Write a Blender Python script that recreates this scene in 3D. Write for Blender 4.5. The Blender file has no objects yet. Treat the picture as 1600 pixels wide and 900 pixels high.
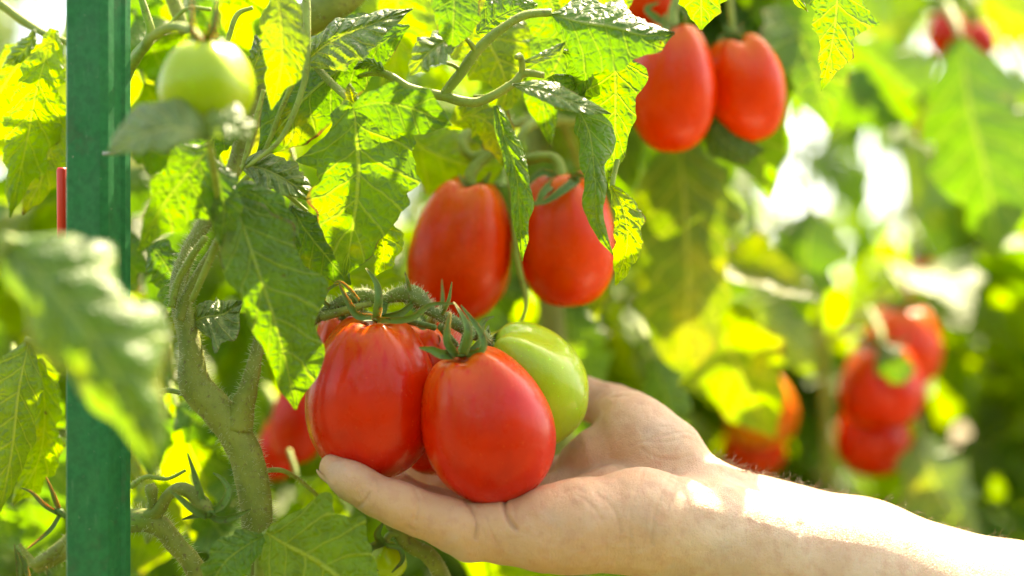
import bpy, math, random
import numpy as np
from mathutils import Vector, Matrix, noise

# ------------------------------------------------------------------ camera, world, sun, exposure
sc = bpy.context.scene
COL = sc.collection
CAM = Vector((0, 0, 1.15)); PITCH = math.radians(6.5)
LENS, FOCUS = 50.0, 0.612
cam = bpy.data.cameras.new('camera'); co = bpy.data.objects.new('camera', cam); COL.objects.link(co)
co.location = CAM; co.rotation_euler = (math.radians(90) + PITCH, 0, 0)
cam.lens = LENS; cam.sensor_width = 36; cam.clip_start = 0.02; cam.clip_end = 5000
cam.dof.use_dof = True; cam.dof.focus_distance = FOCUS; cam.dof.aperture_fstop = 2.6
sc.camera = co
SUN_EL, SUN_AZ = math.radians(57), math.radians(31)      # azimuth measured from +Y (behind the plants) towards +X
w = bpy.data.worlds.new('World'); sc.world = w; w.use_nodes = True
wn = w.node_tree; bg = wn.nodes['Background']
sky = wn.nodes.new('ShaderNodeTexSky'); sky.sky_type = 'NISHITA'; sky.sun_disc = False
sky.sun_elevation = SUN_EL; sky.sun_rotation = SUN_AZ; sky.dust_density = 3.0; sky.air_density = 1.0; sky.ozone_density = 1.0
wn.links.new(sky.outputs[0], bg.inputs[0]); bg.inputs[1].default_value = 0.15
sun = bpy.data.lights.new('sun', 'SUN'); so = bpy.data.objects.new('sun', sun); COL.objects.link(so)
sun.energy = 5.0; sun.angle = math.radians(0.5); sun.color = (1.0, 0.95, 0.84)
sd = Vector((math.sin(SUN_AZ) * math.cos(SUN_EL), math.cos(SUN_AZ) * math.cos(SUN_EL), math.sin(SUN_EL)))
so.rotation_euler = sd.to_track_quat('Z', 'Y').to_euler(); so.location = (0, 0, 6)
sc.view_settings.view_transform = 'Standard'; sc.view_settings.look = 'None'
sc.view_settings.exposure = 2.16; sc.view_settings.gamma = 1.0
sc.view_settings.use_white_balance = True; sc.view_settings.white_balance_temperature = 8700; sc.view_settings.white_balance_tint = 10
sc.cycles.use_denoising = True
sc.cycles.max_bounces = 10; sc.cycles.transmission_bounces = 8; sc.cycles.diffuse_bounces = 6
sc.cycles.sample_clamp_indirect = 8

# ------------------------------------------------------------------ coordinates
RX = Vector((1, 0, 0)); UP = Vector((0, -math.sin(PITCH), math.cos(PITCH))); FW = Vector((0, math.cos(PITCH), math.sin(PITCH)))
K = 36.0 / LENS / 1600.0
def P(px, py, d):                       # a point seen at (px,py) of the 1600x900 photograph, d metres along the view axis
    return CAM + RX * ((px - 800) * K * d) + UP * ((450 - py) * K * d) + FW * d
def spl(pts, n):                        # Catmull-Rom through points (any dimension), n samples
    p = np.array(pts, float)
    if len(p) == 2: return np.linspace(p[0], p[1], n)
    q = np.vstack([2 * p[0] - p[1], p, 2 * p[-1] - p[-2]])
    seg = np.linalg.norm(np.diff(p[:, :2], axis=0), axis=1) + 1e-9
    cum = np.concatenate([[0], np.cumsum(seg)]); cum /= cum[-1]
    out = []
    for u in np.linspace(0, 1, n):
        i = min(max(np.searchsorted(cum, u, side='right') - 1, 0), len(seg) - 1)
        t = (u - cum[i]) / (cum[i + 1] - cum[i])
        a, b, c, e = q[i], q[i + 1], q[i + 2], q[i + 3]
        out.append(0.5 * (2 * b + (c - a) * t + (2 * a - 5 * b + 4 * c - e) * t * t + (3 * b - a - 3 * c + e) * t ** 3))
    return np.array(out)
def lerpn(vals, u):
    return float(np.interp(u, np.linspace(0, 1, len(vals)), vals))
def smn(vals, u):                       # smooth interpolation of a profile
    x = u * (len(vals) - 1); i = min(int(x), len(vals) - 2); t = x - i; t = t * t * (3 - 2 * t) * .5 + t * .5
    return vals[i] * (1 - t) + vals[i + 1] * t

# ------------------------------------------------------------------ materials
class G:
    def __init__(s, name):
        s.m = bpy.data.materials.new(name); s.m.use_nodes = True; s.t = s.m.node_tree
        s.b = s.t.nodes['Principled BSDF']; s.o = s.t.nodes['Material Output']
    def n(s, typ, ins=None, **kw):
        x = s.t.nodes.new(typ)
        for k, v in kw.items(): setattr(x, k, v)
        for k, v in (ins or {}).items(): s.set(x, k, v)
        return x
    def set(s, x, k, v):
        if isinstance(v, bpy.types.NodeSocket): s.t.links.new(v, x.inputs[k])
        else: x.inputs[k].default_value = v
    def math(s, op, a, b=0.0, c=0.0, clamp=False):
        x = s.n('ShaderNodeMath', operation=op, use_clamp=clamp)
        s.set(x, 0, a); s.set(x, 1, b); s.set(x, 2, c); return x.outputs[0]
    def ramp(s, v, lo, hi, a=0.0, b=1.0):
        x = s.n('ShaderNodeMapRange', interpolation_type='SMOOTHSTEP')
        for k, q in zip(('Value', 'From Min', 'From Max', 'To Min', 'To Max'), (v, lo, hi, a, b)): s.set(x, k, q)
        return x.outputs[0]
    def mix(s, f, a, b):
        x = s.n('ShaderNodeMix', data_type='RGBA'); s.set(x, 0, f)
        for k, q in ((6, a), (7, b)):
            s.set(x, k, q if isinstance(q, bpy.types.NodeSocket) else tuple(q) + (1,) if len(q) == 3 else q)
        return x.outputs[2]
    def noise(s, vec, scale, detail=3, rough=.5, dim='3D', w=None):
        x = s.n('ShaderNodeTexNoise', noise_dimensions=dim); s.set(x, 'Scale', scale); s.set(x, 'Detail', detail); s.set(x, 'Roughness', rough)
        if vec is not None: s.set(x, 'Vector', vec)
        if w is not None: s.set(x, 'W', w)
        return x.outputs[0]
    def pos(s): return s.n('ShaderNodeNewGeometry').outputs['Position']

def leaf_mat(name, base, trans, yellow, ycol=(.28, .26, .012), tfac=.5, rough=.42, N=7.0, spec=.45):
    g = G(name); uv = g.n('ShaderNodeUVMap').outputs[0]; rnd = g.n('ShaderNodeObjectInfo').outputs['Random']
    sp = g.n('ShaderNodeSeparateXYZ', {0: uv}); u, v = sp.outputs[0], sp.outputs[1]
    a = g.math('ABSOLUTE', g.math('MULTIPLY_ADD', v, 2.0, -1.0))
    pos = g.pos()
    wob = g.math('MULTIPLY_ADD', g.noise(pos, 60, 2), .5, -.25)
    s = g.math('ADD', g.math('SUBTRACT', g.math('MULTIPLY', u, N), g.math('MULTIPLY', g.math('POWER', a, .8), 1.3)), wob)
    f = g.math('PINGPONG', s, .5)
    lat = g.ramp(f, .02, .085, 1, 0); mid = g.ramp(a, .02, .06, 1, 0)
    wp = g.n('ShaderNodeVectorMath', {0: pos}, operation='ADD'); nzc = g.n('ShaderNodeTexNoise'); g.set(nzc, 'Vector', pos); g.set(nzc, 'Scale', 140.0)
    nsv = g.n('ShaderNodeVectorMath', {0: nzc.outputs[1]}, operation='SCALE'); g.set(nsv, 'Scale', .006); g.set(wp, 1, nsv.outputs[0])
    vor = g.n('ShaderNodeTexVoronoi', {'Vector': wp.outputs[0], 'Scale': 270.0}, feature='DISTANCE_TO_EDGE').outputs['Distance']
    ter = g.ramp(vor, .01, .09, 1, 0)
    vein = g.math('MAXIMUM', g.math('MULTIPLY', lat, .75), mid)
    vein2 = g.math('MAXIMUM', vein, g.math('MULTIPLY', ter, .28))
    w4 = g.math('MULTIPLY', rnd, 37.0)
    bl = g.noise(pos, 26, 4, .6, '4D', w4); bl2 = g.noise(pos, 110, 3, .6, '4D', w4)
    ym = g.ramp(bl, .62 - yellow * .5, .80 - yellow * .4)
    ym = g.math('MULTIPLY', ym, g.ramp(bl2, .3, .6))
    vf = g.n('ShaderNodeMapRange', {'Value': rnd, 'To Min': .75, 'To Max': 1.3}).outputs[0]
    b0 = g.mix(g.ramp(bl2, .25, .75), [c * .72 for c in base], [c * 1.25 for c in base])
    b0 = g.mix(ym, b0, ycol)
    b0 = g.mix(vein2, b0, [base[0] * 3.0 + .06, base[1] * 2.0 + .06, base[2] * 2 + .02])
    spots = g.math('MULTIPLY', g.ramp(g.noise(pos, 190, 2, .5, '4D', w4), .70, .76), g.ramp(bl, .5, .6))
    b0 = g.mix(spots, b0, (.12, .06, .015))
    edge = g.math('MULTIPLY', g.ramp(g.math('ADD', g.math('MAXIMUM', a, g.math('MULTIPLY', u, .97)), g.math('MULTIPLY_ADD', bl2, .3, -.15)), .93, .99), g.ramp(bl, .50, .62))
    b0 = g.mix(edge, b0, (.16, .085, .025))
    sc_ = g.n('ShaderNodeVectorMath', {0: b0}, operation='SCALE'); g.set(sc_, 'Scale', vf)
    t0 = g.mix(g.ramp(bl2, .25, .75), [c * .8 for c in trans], [min(1, c * 1.15) for c in trans])
    t0 = g.mix(ym, t0, (.72, .66, .02))
    t0 = g.mix(g.math('MULTIPLY', vein, .7), t0, [trans[0] * 1.3 + .15, trans[1] * 1.05 + .1, .05])
    t0 = g.mix(g.math('MULTIPLY', ter, .18), t0, [c * .5 for c in trans])
    t0 = g.mix(spots, t0, (.15, .07, .01))
    t0 = g.mix(edge, t0, (.22, .10, .02))
    hgt = g.math('SUBTRACT', g.math('MULTIPLY', g.ramp(vor, 0, .35), .55), g.math('MULTIPLY', vein, .8))
    hgt = g.math('ADD', hgt, g.math('MULTIPLY', g.noise(pos, 900, 2), .25))
    bmp = g.n('ShaderNodeBump', {'Strength': .85, 'Distance': .0012, 'Height': hgt}).outputs[0]
    g.set(g.b, 'Base Color', sc_.outputs[0]); g.set(g.b, 'Roughness', rough); g.set(g.b, 'Specular IOR Level', spec); g.set(g.b, 'Normal', bmp)
    tr = g.n('ShaderNodeBsdfTranslucent', {'Color': t0, 'Normal': bmp})
    mx = g.n('ShaderNodeMixShader', {0: tfac}); g.set(mx, 1, g.b.outputs[0]); g.set(mx, 2, tr.outputs[0])
    g.set(g.o, 'Surface', mx.outputs[0]); return g.m

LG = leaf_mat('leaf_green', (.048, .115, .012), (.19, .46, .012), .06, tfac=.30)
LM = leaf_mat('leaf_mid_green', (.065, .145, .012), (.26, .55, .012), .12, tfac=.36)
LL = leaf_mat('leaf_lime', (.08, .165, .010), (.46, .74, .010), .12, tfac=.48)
LF = leaf_mat('leaf_front_soft', (.065, .14, .022), (.26, .50, .015), .10, rough=.42, spec=.6, tfac=.34)
LB = leaf_mat('leaf_pale_matt', (.12, .19, .03), (.40, .68, .015), .10, rough=.7, spec=.2, tfac=.45)
LO = leaf_mat('leaf_olive_mottled', (.095, .15, .014), (.32, .54, .010), .26, tfac=.28)
LY = leaf_mat('leaf_yellowing', (.08, .14, .012), (.40, .62, .012), .28, tfac=.40)
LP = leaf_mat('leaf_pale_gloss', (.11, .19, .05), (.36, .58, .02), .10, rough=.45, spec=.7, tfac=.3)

def stem_mat(name, c1, c2, c3):
    g = G(name); pos = g.pos()
    c = g.mix(g.ramp(g.noise(pos, 70, 4, .6), .35, .65), c1, c2)
    c = g.mix(g.ramp(g.noise(pos, 420, 3, .6), .56, .7), c, c3)
    g.set(g.b, 'Base Color', c); g.set(g.b, 'Roughness', .6); g.set(g.b, 'Subsurface Weight', .15); g.set(g.b, 'Subsurface Scale', .002)
    h = g.noise(pos, 900, 4, .7); g.set(g.b, 'Normal', g.n('ShaderNodeBump', {'Strength': .7, 'Distance': .0006, 'Height': h}).outputs[0])
    return g.m
STEM = stem_mat('stem_olive', (.16, .20, .025), (.25, .28, .045), (.15, .12, .03))
STEMG = stem_mat('stem_green', (.20, .28, .04), (.30, .38, .07), (.18, .19, .04))
TRUSS = stem_mat('truss_green_brown', (.09, .13, .02), (.16, .21, .035), (.15, .09, .03))
SEP = stem_mat('sepal_green', (.07, .16, .02), (.12, .23, .035), (.06, .09, .02))
def hair_mat():
    g = G('stem_hair'); g.set(g.b, 'Base Color', (.75, .78, .6, 1)); g.set(g.b, 'Roughness', .4)
    tr = g.n('ShaderNodeBsdfTranslucent', {'Color': (.9, .9, .7, 1)}); mx = g.n('ShaderNodeMixShader', {0: .5})
    g.set(mx, 1, g.b.outputs[0]); g.set(mx, 2, tr.outputs[0]); g.set(g.o, 'Surface', mx.outputs[0]); return g.m
HAIR = hair_mat()

def tomato_mat(name, c_main, c_dark, c_top, top_amt, coat=.6, spec_noise=1.0):
    g = G(name); uv = g.n('ShaderNodeUVMap').outputs[0]      # u = angle, v = 0 at the calyx .. 1 at the blossom end
    sp = g.n('ShaderNodeSeparateXYZ', {0: uv}); u, v = sp.outputs[0], sp.outputs[1]
    gen = g.n('ShaderNodeTexCoord').outputs['Object']
    big = g.noise(gen, 40, 2, .5)
    mp = g.n('ShaderNodeMapping', {'Vector': gen, 'Scale': (1, 1, .12)}).outputs[0]
    streak = g.noise(mp, 260, 3, .55)
    c = g.mix(g.ramp(big, .3, .7), c_dark, c_main)
    tm = g.math('MULTIPLY', g.ramp(g.math('ADD', v, g.math('MULTIPLY_ADD', streak, .5, -.25)), .02, .42, 1, 0), top_amt)
    tm = g.math('MULTIPLY', tm, g.ramp(streak, .28, .62))
    c = g.mix(tm, c, c_top)
    c = g.mix(g.math('MULTIPLY', g.ramp(streak, .45, .7), .10), c, [x * 1.25 for x in c_main])
    dots = g.n('ShaderNodeTexVoronoi', {'Vector': gen, 'Scale': 420.0}).outputs['Distance']
    dm = g.math('MULTIPLY', g.ramp(dots, .07, .14, 1, 0), g.ramp(g.noise(gen, 240, 1), .52, .62))
    c = g.mix(g.math('MULTIPLY', dm, .8), c, [min(1, c_main[0] * 1.2), c_main[1] * 3 + .1, c_main[2] * 3 + .03])
    sc2 = g.math('MULTIPLY', g.ramp(g.noise(gen, 75, 5, .7), .70, .74), g.ramp(g.noise(gen, 30, 1), .5, .6))
    c = g.mix(g.math('MULTIPLY', sc2, .5), c, (.30, .16, .06))
    scar = g.ramp(v, .968, .985)
    c = g.mix(scar, c, (.10, .07, .035))
    g.set(g.b, 'Base Color', c); g.set(g.b, 'Roughness', g.ramp(g.noise(gen, 120, 3), .3, .7, .24, .36))
    g.set(g.b, 'Coat Weight', coat); g.set(g.b, 'Coat Roughness', .06); g.set(g.b, 'Specular IOR Level', .22)
    g.set(g.b, 'Subsurface Weight', .22); g.set(g.b, 'Subsurface Scale', .006); g.b.inputs['Subsurface Radius'].default_value = (1, .25, .08)
    h = g.math('ADD', g.math('MULTIPLY', g.noise(gen, 1500, 2), .25), g.math('MULTIPLY', g.noise(gen, 90, 2), 1.0))
    g.set(g.b, 'Normal', g.n('ShaderNodeBump', {'Strength': .25, 'Distance': .0015, 'Height': h}).outputs[0])
    return g.m
TR = tomato_mat('tomato_red', (.72, .022, .003), (.56, .010, .002), (.80, .24, .02), .7, coat=.22)
TO = tomato_mat('tomato_orange_red', (.78, .050, .005), (.66, .028, .003), (.76, .24, .02), .9, coat=.15)
TG = tomato_mat('tomato_green', (.40, .52, .022), (.30, .44, .016), (.42, .54, .05), .6, coat=.4)
TP = tomato_mat('tomato_turning', (.80, .22, .02), (.70, .13, .012), (.45, .42, .04), .9, coat=.3)

def plain(name, c, rough=.5, metal=0.0, nz=0.0, scale=60):
    g = G(name); pos = g.pos()
    if nz: g.set(g.b, 'Base Color', g.mix(g.ramp(g.noise(pos, scale, 4, .6), .3, .7), [x * (1 - nz) for x in c], [min(1, x * (1 + nz)) for x in c]))
    else: g.set(g.b, 'Base Color', tuple(c) + (1,))
    g.set(g.b, 'Roughness', rough); g.set(g.b, 'Metallic', metal); return g.m
def post_mat():
    g = G('green_paint'); pos = g.pos(); mp = g.n('ShaderNodeMapping', {'Vector': pos, 'Scale': (1, 1, .08)}).outputs[0]
    c = g.mix(g.ramp(g.noise(pos, 260, 4, .7), .3, .7), (.004, .12, .034), (.008, .17, .05))
    c = g.mix(g.math('MULTIPLY', g.ramp(g.noise(mp, 500, 4, .7), .60, .72), .35), c, (.10, .24, .12))
    c = g.mix(g.math('MULTIPLY', g.ramp(g.noise(pos, 45, 5, .7), .56, .70), .5), c, (.05, .085, .035))
    c = g.mix(g.ramp(g.noise(pos, 700, 2), .74, .78), c, (.30, .30, .22))
    g.set(g.b, 'Base Color', c); g.set(g.b, 'Roughness', g.ramp(g.noise(pos, 80, 4), .3, .7, .42, .7)); g.set(g.b, 'Specular IOR Level', .3)
    g.set(g.b, 'Normal', g.n('ShaderNodeBump', {'Strength': .3, 'Distance': .0006, 'Height': g.noise(pos, 200, 4)}).outputs[0]); return g.m
POST = post_mat()
REDP = plain('red_plastic', (.75, .03, .01), .4)
TIE = plain('wire_grey', (.30, .33, .30), .5, nz=.2)

def skin_mat():
    g = G('skin'); pos = g.pos(); at = g.n('ShaderNodeAttribute', attribute_name='red').outputs['Fac']
    cr = g.n('ShaderNodeAttribute', attribute_name='crease').outputs['Fac']
    c = g.mix(g.ramp(g.noise(pos, 55, 4, .6), .35, .68), (.72, .46, .29), (.80, .56, .38))
    c = g.mix(g.math('MULTIPLY', at, .82), c, (.66, .325, .155))
    c = g.mix(g.math('MULTIPLY', g.ramp(g.noise(pos, 190, 3, .6), .48, .66), .28), c, (.58, .24, .15))
    c = g.mix(g.math('MULTIPLY', g.ramp(g.noise(pos, 32, 2, .5), .54, .66), .22), c, (.50, .42, .36))
    c = g.mix(g.math('MULTIPLY', cr, .28), c, (.45, .17, .09))
    g.set(g.b, 'Base Color', c); g.set(g.b, 'Roughness', .48); g.set(g.b, 'Specular IOR Level', .4)
    g.set(g.b, 'Subsurface Weight', .5); g.set(g.b, 'Subsurface Scale', .005); g.b.inputs['Subsurface Radius'].default_value = (1, .35, .18)
    vo = g.n('ShaderNodeTexVoronoi', {'Vector': pos, 'Scale': 1100.0}, feature='DISTANCE_TO_EDGE').outputs['Distance']
    mp = g.n('ShaderNodeMapping', {'Vector': pos, 'Scale': (2.2, .8, .7)}).outputs[0]
    h = g.math('ADD', g.math('MULTIPLY', g.ramp(vo, 0, .25), .35), g.math('ADD', g.noise(mp, 420, 4, .65), g.math('MULTIPLY', g.noise(pos, 110, 3), 1.4)))
    g.set(g.b, 'Normal', g.n('ShaderNodeBump', {'Strength': .55, 'Distance': .0009, 'Height': h}).outputs[0]); return g.m
SKIN = skin_mat()
NAIL = plain('nail', (.72, .45, .36), .25)
AHAIR = plain('arm_hair', (.10, .05, .02), .45)
def ground_mat():
    g = G('soil'); pos = g.pos()
    c = g.mix(g.ramp(g.noise(pos, 6, 6, .7), .35, .65), (.10, .065, .04), (.06, .10, .025))
    g.set(g.b, 'Base Color', c); g.set(g.b, 'Roughness', .9); return g.m
SOIL = ground_mat()

# ------------------------------------------------------------------ objects
def tag(o, label=None, cat=None, group=None, kind=None):
    if label: o['label'] = label
    if cat: o['category'] = cat
    if group: o['group'] = group
    if kind: o['kind'] = kind
    return o
def empty(name, loc, label=None, cat=None, group=None):
    o = bpy.data.objects.new(name, None); COL.objects.link(o); o.location = loc; o.empty_display_size = .02
    return tag(o, label, cat, group)
def wloc(o):
    l = Vector(o.location)
    while o.parent: o = o.parent; l += Vector(o.location)
    return l
def mk(name, V, F, mat, parent=None, origin=None, uv=None, smooth=True):
    org = wloc(parent) if parent else Vector(origin or (0, 0, 0))
    me = bpy.data.meshes.new(name)
    me.from_pydata([tuple(Vector(v) - org) for v in V], [], F)
    if uv is not None:
        lay = me.uv_layers.new(name='UVMap'); li = np.empty(len(me.loops), np.int32); me.loops.foreach_get('vertex_index', li)
        lay.data.foreach_set('uv', np.asarray(uv, np.float32)[li].ravel())
    me.materials.append(mat)
    if smooth: me.polygons.foreach_set('use_smooth', [True] * len(me.polygons))
    o = bpy.data.objects.new(name, me); COL.objects.link(o)
    if parent: o.parent = parent
    else: o.location = org
    return o
def gridf(n, m, closed=False, off=0):
    F = []
    for i in range(n - 1):
        for j in range(m if closed else m - 1):
            k = (j + 1) % m
            F.append((off + i * m + j, off + i * m + k, off + (i + 1) * m + k, off + (i + 1) * m + j))
    return F
def tube_geo(pts, rads, seg=10, ridge=0.0, V=None, F=None, jit=0.0):   # pts: world points
    V = [] if V is None else V; F = [] if F is None else F
    n = len(pts); off = len(V); prev = None
    for i in range(n):
        p = Vector(pts[i]); t = (Vector(pts[min(i + 1, n - 1)]) - Vector(pts[max(i - 1, 0)])).normalized()
        if prev is None: a = t.orthogonal().normalized()
        else: a = (prev - t * prev.dot(t)).normalized()
        prev = a; b = t.cross(a)
        for j in range(seg):
            th = 2 * math.pi * j / seg
            r = rads[i] * (1 + ridge * math.cos(5 * th) + jit * noise.noise(p * 160 + Vector((math.cos(th), math.sin(th), 0)) * .8))
            V.append(p + a * (r * math.cos(th)) + b * (r * math.sin(th)))
    F += gridf(n, seg, True, off)
    F.append(tuple(off + j for j in range(seg))[::-1]); F.append(tuple(off + (n - 1) * seg + j for j in range(seg)))
    return V, F
def ppath(pts, n):                     # pts (px,py,d,rpx) -> world points, radii
    s = spl(pts, n)
    return [P(a[0], a[1], a[2]) for a in s], [max(a[3], .15) * K * a[2] for a in s]
def hair_geo(pts, rads, n, ln, seed, V, F, thick=.00008):
    rg = random.Random(seed); m = len(pts)
    for _ in range(n):
        x = rg.random() * (m - 1.001); i = int(x); f = x - i
        p = Vector(pts[i]).lerp(Vector(pts[i + 1]), f); r = rads[i] * (1 - f) + rads[i + 1] * f
        t = (Vector(pts[i + 1]) - Vector(pts[i])).normalized(); a = t.orthogonal().normalized(); b = t.cross(a); th = rg.random() * 6.283
        d = a * math.cos(th) + b * math.sin(th); q = p + d * r * .95
        e = (d + t * rg.uniform(-.5, .5) + Vector((rg.uniform(-.3, .3), rg.uniform(-.3, .3), rg.uniform(-.3, .3)))).normalized()
        L = ln * rg.uniform(.35, 1.15); s1 = e.orthogonal().normalized() * thick; s2 = e.cross(s1).normalized() * thick
        mid = q + e * L * .55 + t * L * .05; k = len(V)
        V += [q + s1, q - s1 * .5 + s2 * .87, q - s1 * .5 - s2 * .87, mid + s1 * .6, mid - s1 * .3 + s2 * .5, mid - s1 * .3 - s2 * .5, q + e * L]
        F += [(k, k + 1, k + 4, k + 3), (k + 1, k + 2, k + 5, k + 4), (k + 2, k, k + 3, k + 5), (k + 3, k + 4, k + 6), (k + 4, k + 5, k + 6), (k + 5, k + 3, k + 6)]
def stem(name, pts, parent, mat=None, n=None, seg=12, ridge=0.03, hair=0, hlen=.0016, jit=.12, seed=1):
    n = n or max(10, len(pts) * 7)
    w_, r_ = ppath(pts, n); V, F = tube_geo(w_, r_, seg, ridge, jit=jit)
    o = mk(name, V, F, mat or STEM, parent)
    if hair:
        HV, HF = [], []; hair_geo(w_, r_, hair, hlen, seed, HV, HF); h = mk('stem_hair', HV, HF, HAIR, o); tag(h, kind='stuff')
    return o

def leaflet(parent, mid, A, B, mat, fa=20, fb=20, teeth=.10, nt=6, wave=.12, quilt=1.0, seed=0, nu=56, nv=30, curl=0.0, name='leaflet', N=7.0, hole=None):
    """mid: (px,py,d) base->tip; A: half widths in px left of travel, B: right of travel; fa/fb: degrees each half tilts away from the camera."""
    teeth *= 1.7; rg = random.Random(seed); ph = [rg.random() * 6.28 for _ in range(6)]
    c = spl(mid, nu); V = []; UVs = []
    nv = nv | 1
    for i in range(nu):
        u = i / (nu - 1); px, py, d = c[i]
        j0, j1 = max(i - 2, 0), min(i + 2, nu - 1); tx, ty = c[j1][0] - c[j0][0], c[j1][1] - c[j0][1]; q = math.hypot(tx, ty) or 1
        tx /= q; ty /= q; sx, sy = ty, -tx
        for j in range(nv):
            v = -1 + 2 * j / (nv - 1); sgn = 1 if v >= 0 else -1; av = abs(v)
            wd = smn(A if sgn > 0 else B, u)
            k = nt * u + (ph[0] if sgn > 0 else ph[1])
            saw = (k % 1.0); saw = (saw / .72) if saw < .72 else (1 - saw) / .28
            k2 = nt * 2.7 * u + ph[2] * sgn; s2 = abs((k2 % 1.0) * 2 - 1)
            edge = 1 + teeth * (saw - .5) * 1.6 + teeth * .45 * (s2 - .5) + .06 * math.sin(9 * u + ph[3] * sgn) + .11 * math.cos(21 * u + ph[4] * 2 + sgn) * (1 if teeth > .06 else .3)
            wd *= 1 + (edge - 1) * av ** 3
            f = math.radians(fa if sgn > 0 else fb)
            f2 = f + curl * av * av
            off = wd * v
            dep = abs(off) * math.tan(max(-1.1, min(1.1, f2)))
            lat = off
            dep += wave * wd * av * av * (math.sin(7 * u + ph[4] * sgn) + .6 * math.sin(15 * u + ph[5] * sgn))
            s = u * N - 1.3 * av ** .8
            bul = abs(math.sin(math.pi * s)) ** .7 * min(1, av * 4) * (1 - av ** 5)
            pw = P(px, py, d) * 90
            bul = bul * (.8 + .5 * noise.noise(pw * 1.6)) + .45 * noise.noise(pw * 3.1) * min(1, av * 5)
            dep -= quilt * bul * 4.2
            x, y = px + sx * lat, py + sy * lat
            # fold direction lives in the view's depth; px units -> metres
            V.append(P(x, y, d + dep * K * d)); UVs.append((u, .5 + v * .5))
    F = gridf(nu, nv)
    if hole:
        F = [f for f in F if all(((UVs[f[0]][0] - h[0]) / h[2]) ** 2 + ((UVs[f[0]][1] - h[1]) / h[3]) ** 2 > 1 + .5 * noise.noise(Vector((f[0] * .37, h[0], 0))) for h in hole)]
    return mk(name, V, F, mat, parent, uv=UVs)

# ------------------------------------------------------------------ tomatoes
def tomato(top, bot, w_px, mat, label, group, rib=.03, nr=5, ph=0.0, egg=.12, dip=.06, nu=56, nv=72, waist=0.0, bump=None, full=.84, name='tomato', depthscale=1.0):
    a = P(*top); b = P(*bot); ax = (b - a); H = ax.length; ax.normalize()
    R = w_px * .5 * K * (top[2] + bot[2]) / 2
    e1 = ax.cross(FW)
    e1 = ax.orthogonal() if e1.length < .05 else e1; e1.normalize(); e2 = ax.cross(e1)
    rot = Matrix((e1, e2, -ax)).transposed()
    V, UVs = [], []
    for i in range(nu):
        t = i / (nu - 1); th = math.pi * t
        z = -math.cos(th); r = math.sin(th) ** full if 0 < t < 1 else 0
        zz = (z + 1) / 2
        r *= 1 + egg * (zz - .5) * 2 * .9 - waist * math.exp(-((zz - .28) / .16) ** 2)
        depth = zz * H
        for j in range(nv):
            p = 2 * math.pi * j / nv
            k = (math.cos(nr * p + ph) * .6 + math.cos((nr - 2) * p + ph * 2.3) * .4)
            topn = math.exp(-((zz) / .42) ** 2) * .9 + .35 * math.exp(-((1 - zz) / .3) ** 2) + .12
            rr = R * r * (1 + rib * k * topn * 1.6)
            # shoulders rise around the calyx dimple
            dz = -dip * H * (1 - math.exp(-(r / .25) ** 2)) * math.exp(-(zz / .2) ** 2) * (1 + .5 * k) + dip * H * math.exp(-(r / .28) ** 2) * (1 if zz < .3 else 0) * .9
            q = Vector((rr * math.cos(p), rr * math.sin(p) * depthscale, -(depth + dz)))
            V.append(a + rot @ q); UVs.append((j / nv, t))
    F = gridf(nu, nv, True)
    o = mk(name, V, F, mat, origin=tuple(a), uv=UVs)
    return tag(o, label, 'tomato', group)
def sepal(parent, pts, wpx, mat=SEP, seed=0, n=22, twist=0.0):
    c = spl(pts, n); V, F = [], []; m = 7; rg = random.Random(seed)
    wp, rr = [], []
    for i in range(n):
        u = i / (n - 1); px, py, d = c[i][:3]
        j0, j1 = max(i - 1, 0), min(i + 1, n - 1); t = (P(*c[j1][:3]) - P(*c[j0][:3])).normalized()
        side = t.cross(FW); side = side.normalized() if side.length > .1 else RX.copy()
        side = Matrix.Rotation(twist * u + .4, 3, t) @ side; nrm = t.cross(side)
        wd = wpx * K * d * (math.sin(math.pi * min(1, .22 + u * .62) ** .9) * .80 * (1 - u) ** .45 + .12)
        p = P(px, py, d); wp.append(p); rr.append(wd * .6)
        for s in (1, -1):
            for j in range(m):
                v = -1 + 2 * j / (m - 1); V.append(p + side * v * wd * s + nrm * (wd * .75 * v * v - wd * (.30 if s > 0 else -.10) * (1 - v * v)))
    F = gridf(n, 2 * m, True); F += [tuple(range(2 * m))[::-1], tuple((n - 1) * 2 * m + j for j in range(2 * m))]
    o = mk('sepal', V, F, mat, parent)
    HV, HF = [], []; hair_geo(wp, rr, 26, .0011, seed + 9, HV, HF, .00004)
    tag(mk('sepal_hair', HV, HF, HAIR, o), kind='stuff') if parent.parent is None else None
    return o
def calyx(tom, c, r_px, sepals, ped=None, w=7, seed=0, hair=0):
    """c=(px,py,d) centre; sepals: lists of points beginning near c; ped: path of the pedicel with radii"""
    V, F = tube_geo([P(c[0], c[1] + 2, c[2]), P(c[0], c[1] - 1, c[2]), P(c[0], c[1] - 3, c[2])], [r_px * K * c[2] * f for f in (.8, 1, .5)], 14)
    cal = mk('calyx', V, F, SEP, tom)
    for i, s in enumerate(sepals): sepal(cal, s, w * (.8 + .4 * ((i * 37 + seed) % 5) / 4), seed=seed + i, twist=((i * 53 + seed) % 7 - 3) * .25)
    if ped: stem('pedicel', ped, tom, STEMG if not hair else SEP, seg=10, hair=hair, seed=seed, hlen=.0013)
    return cal
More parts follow.
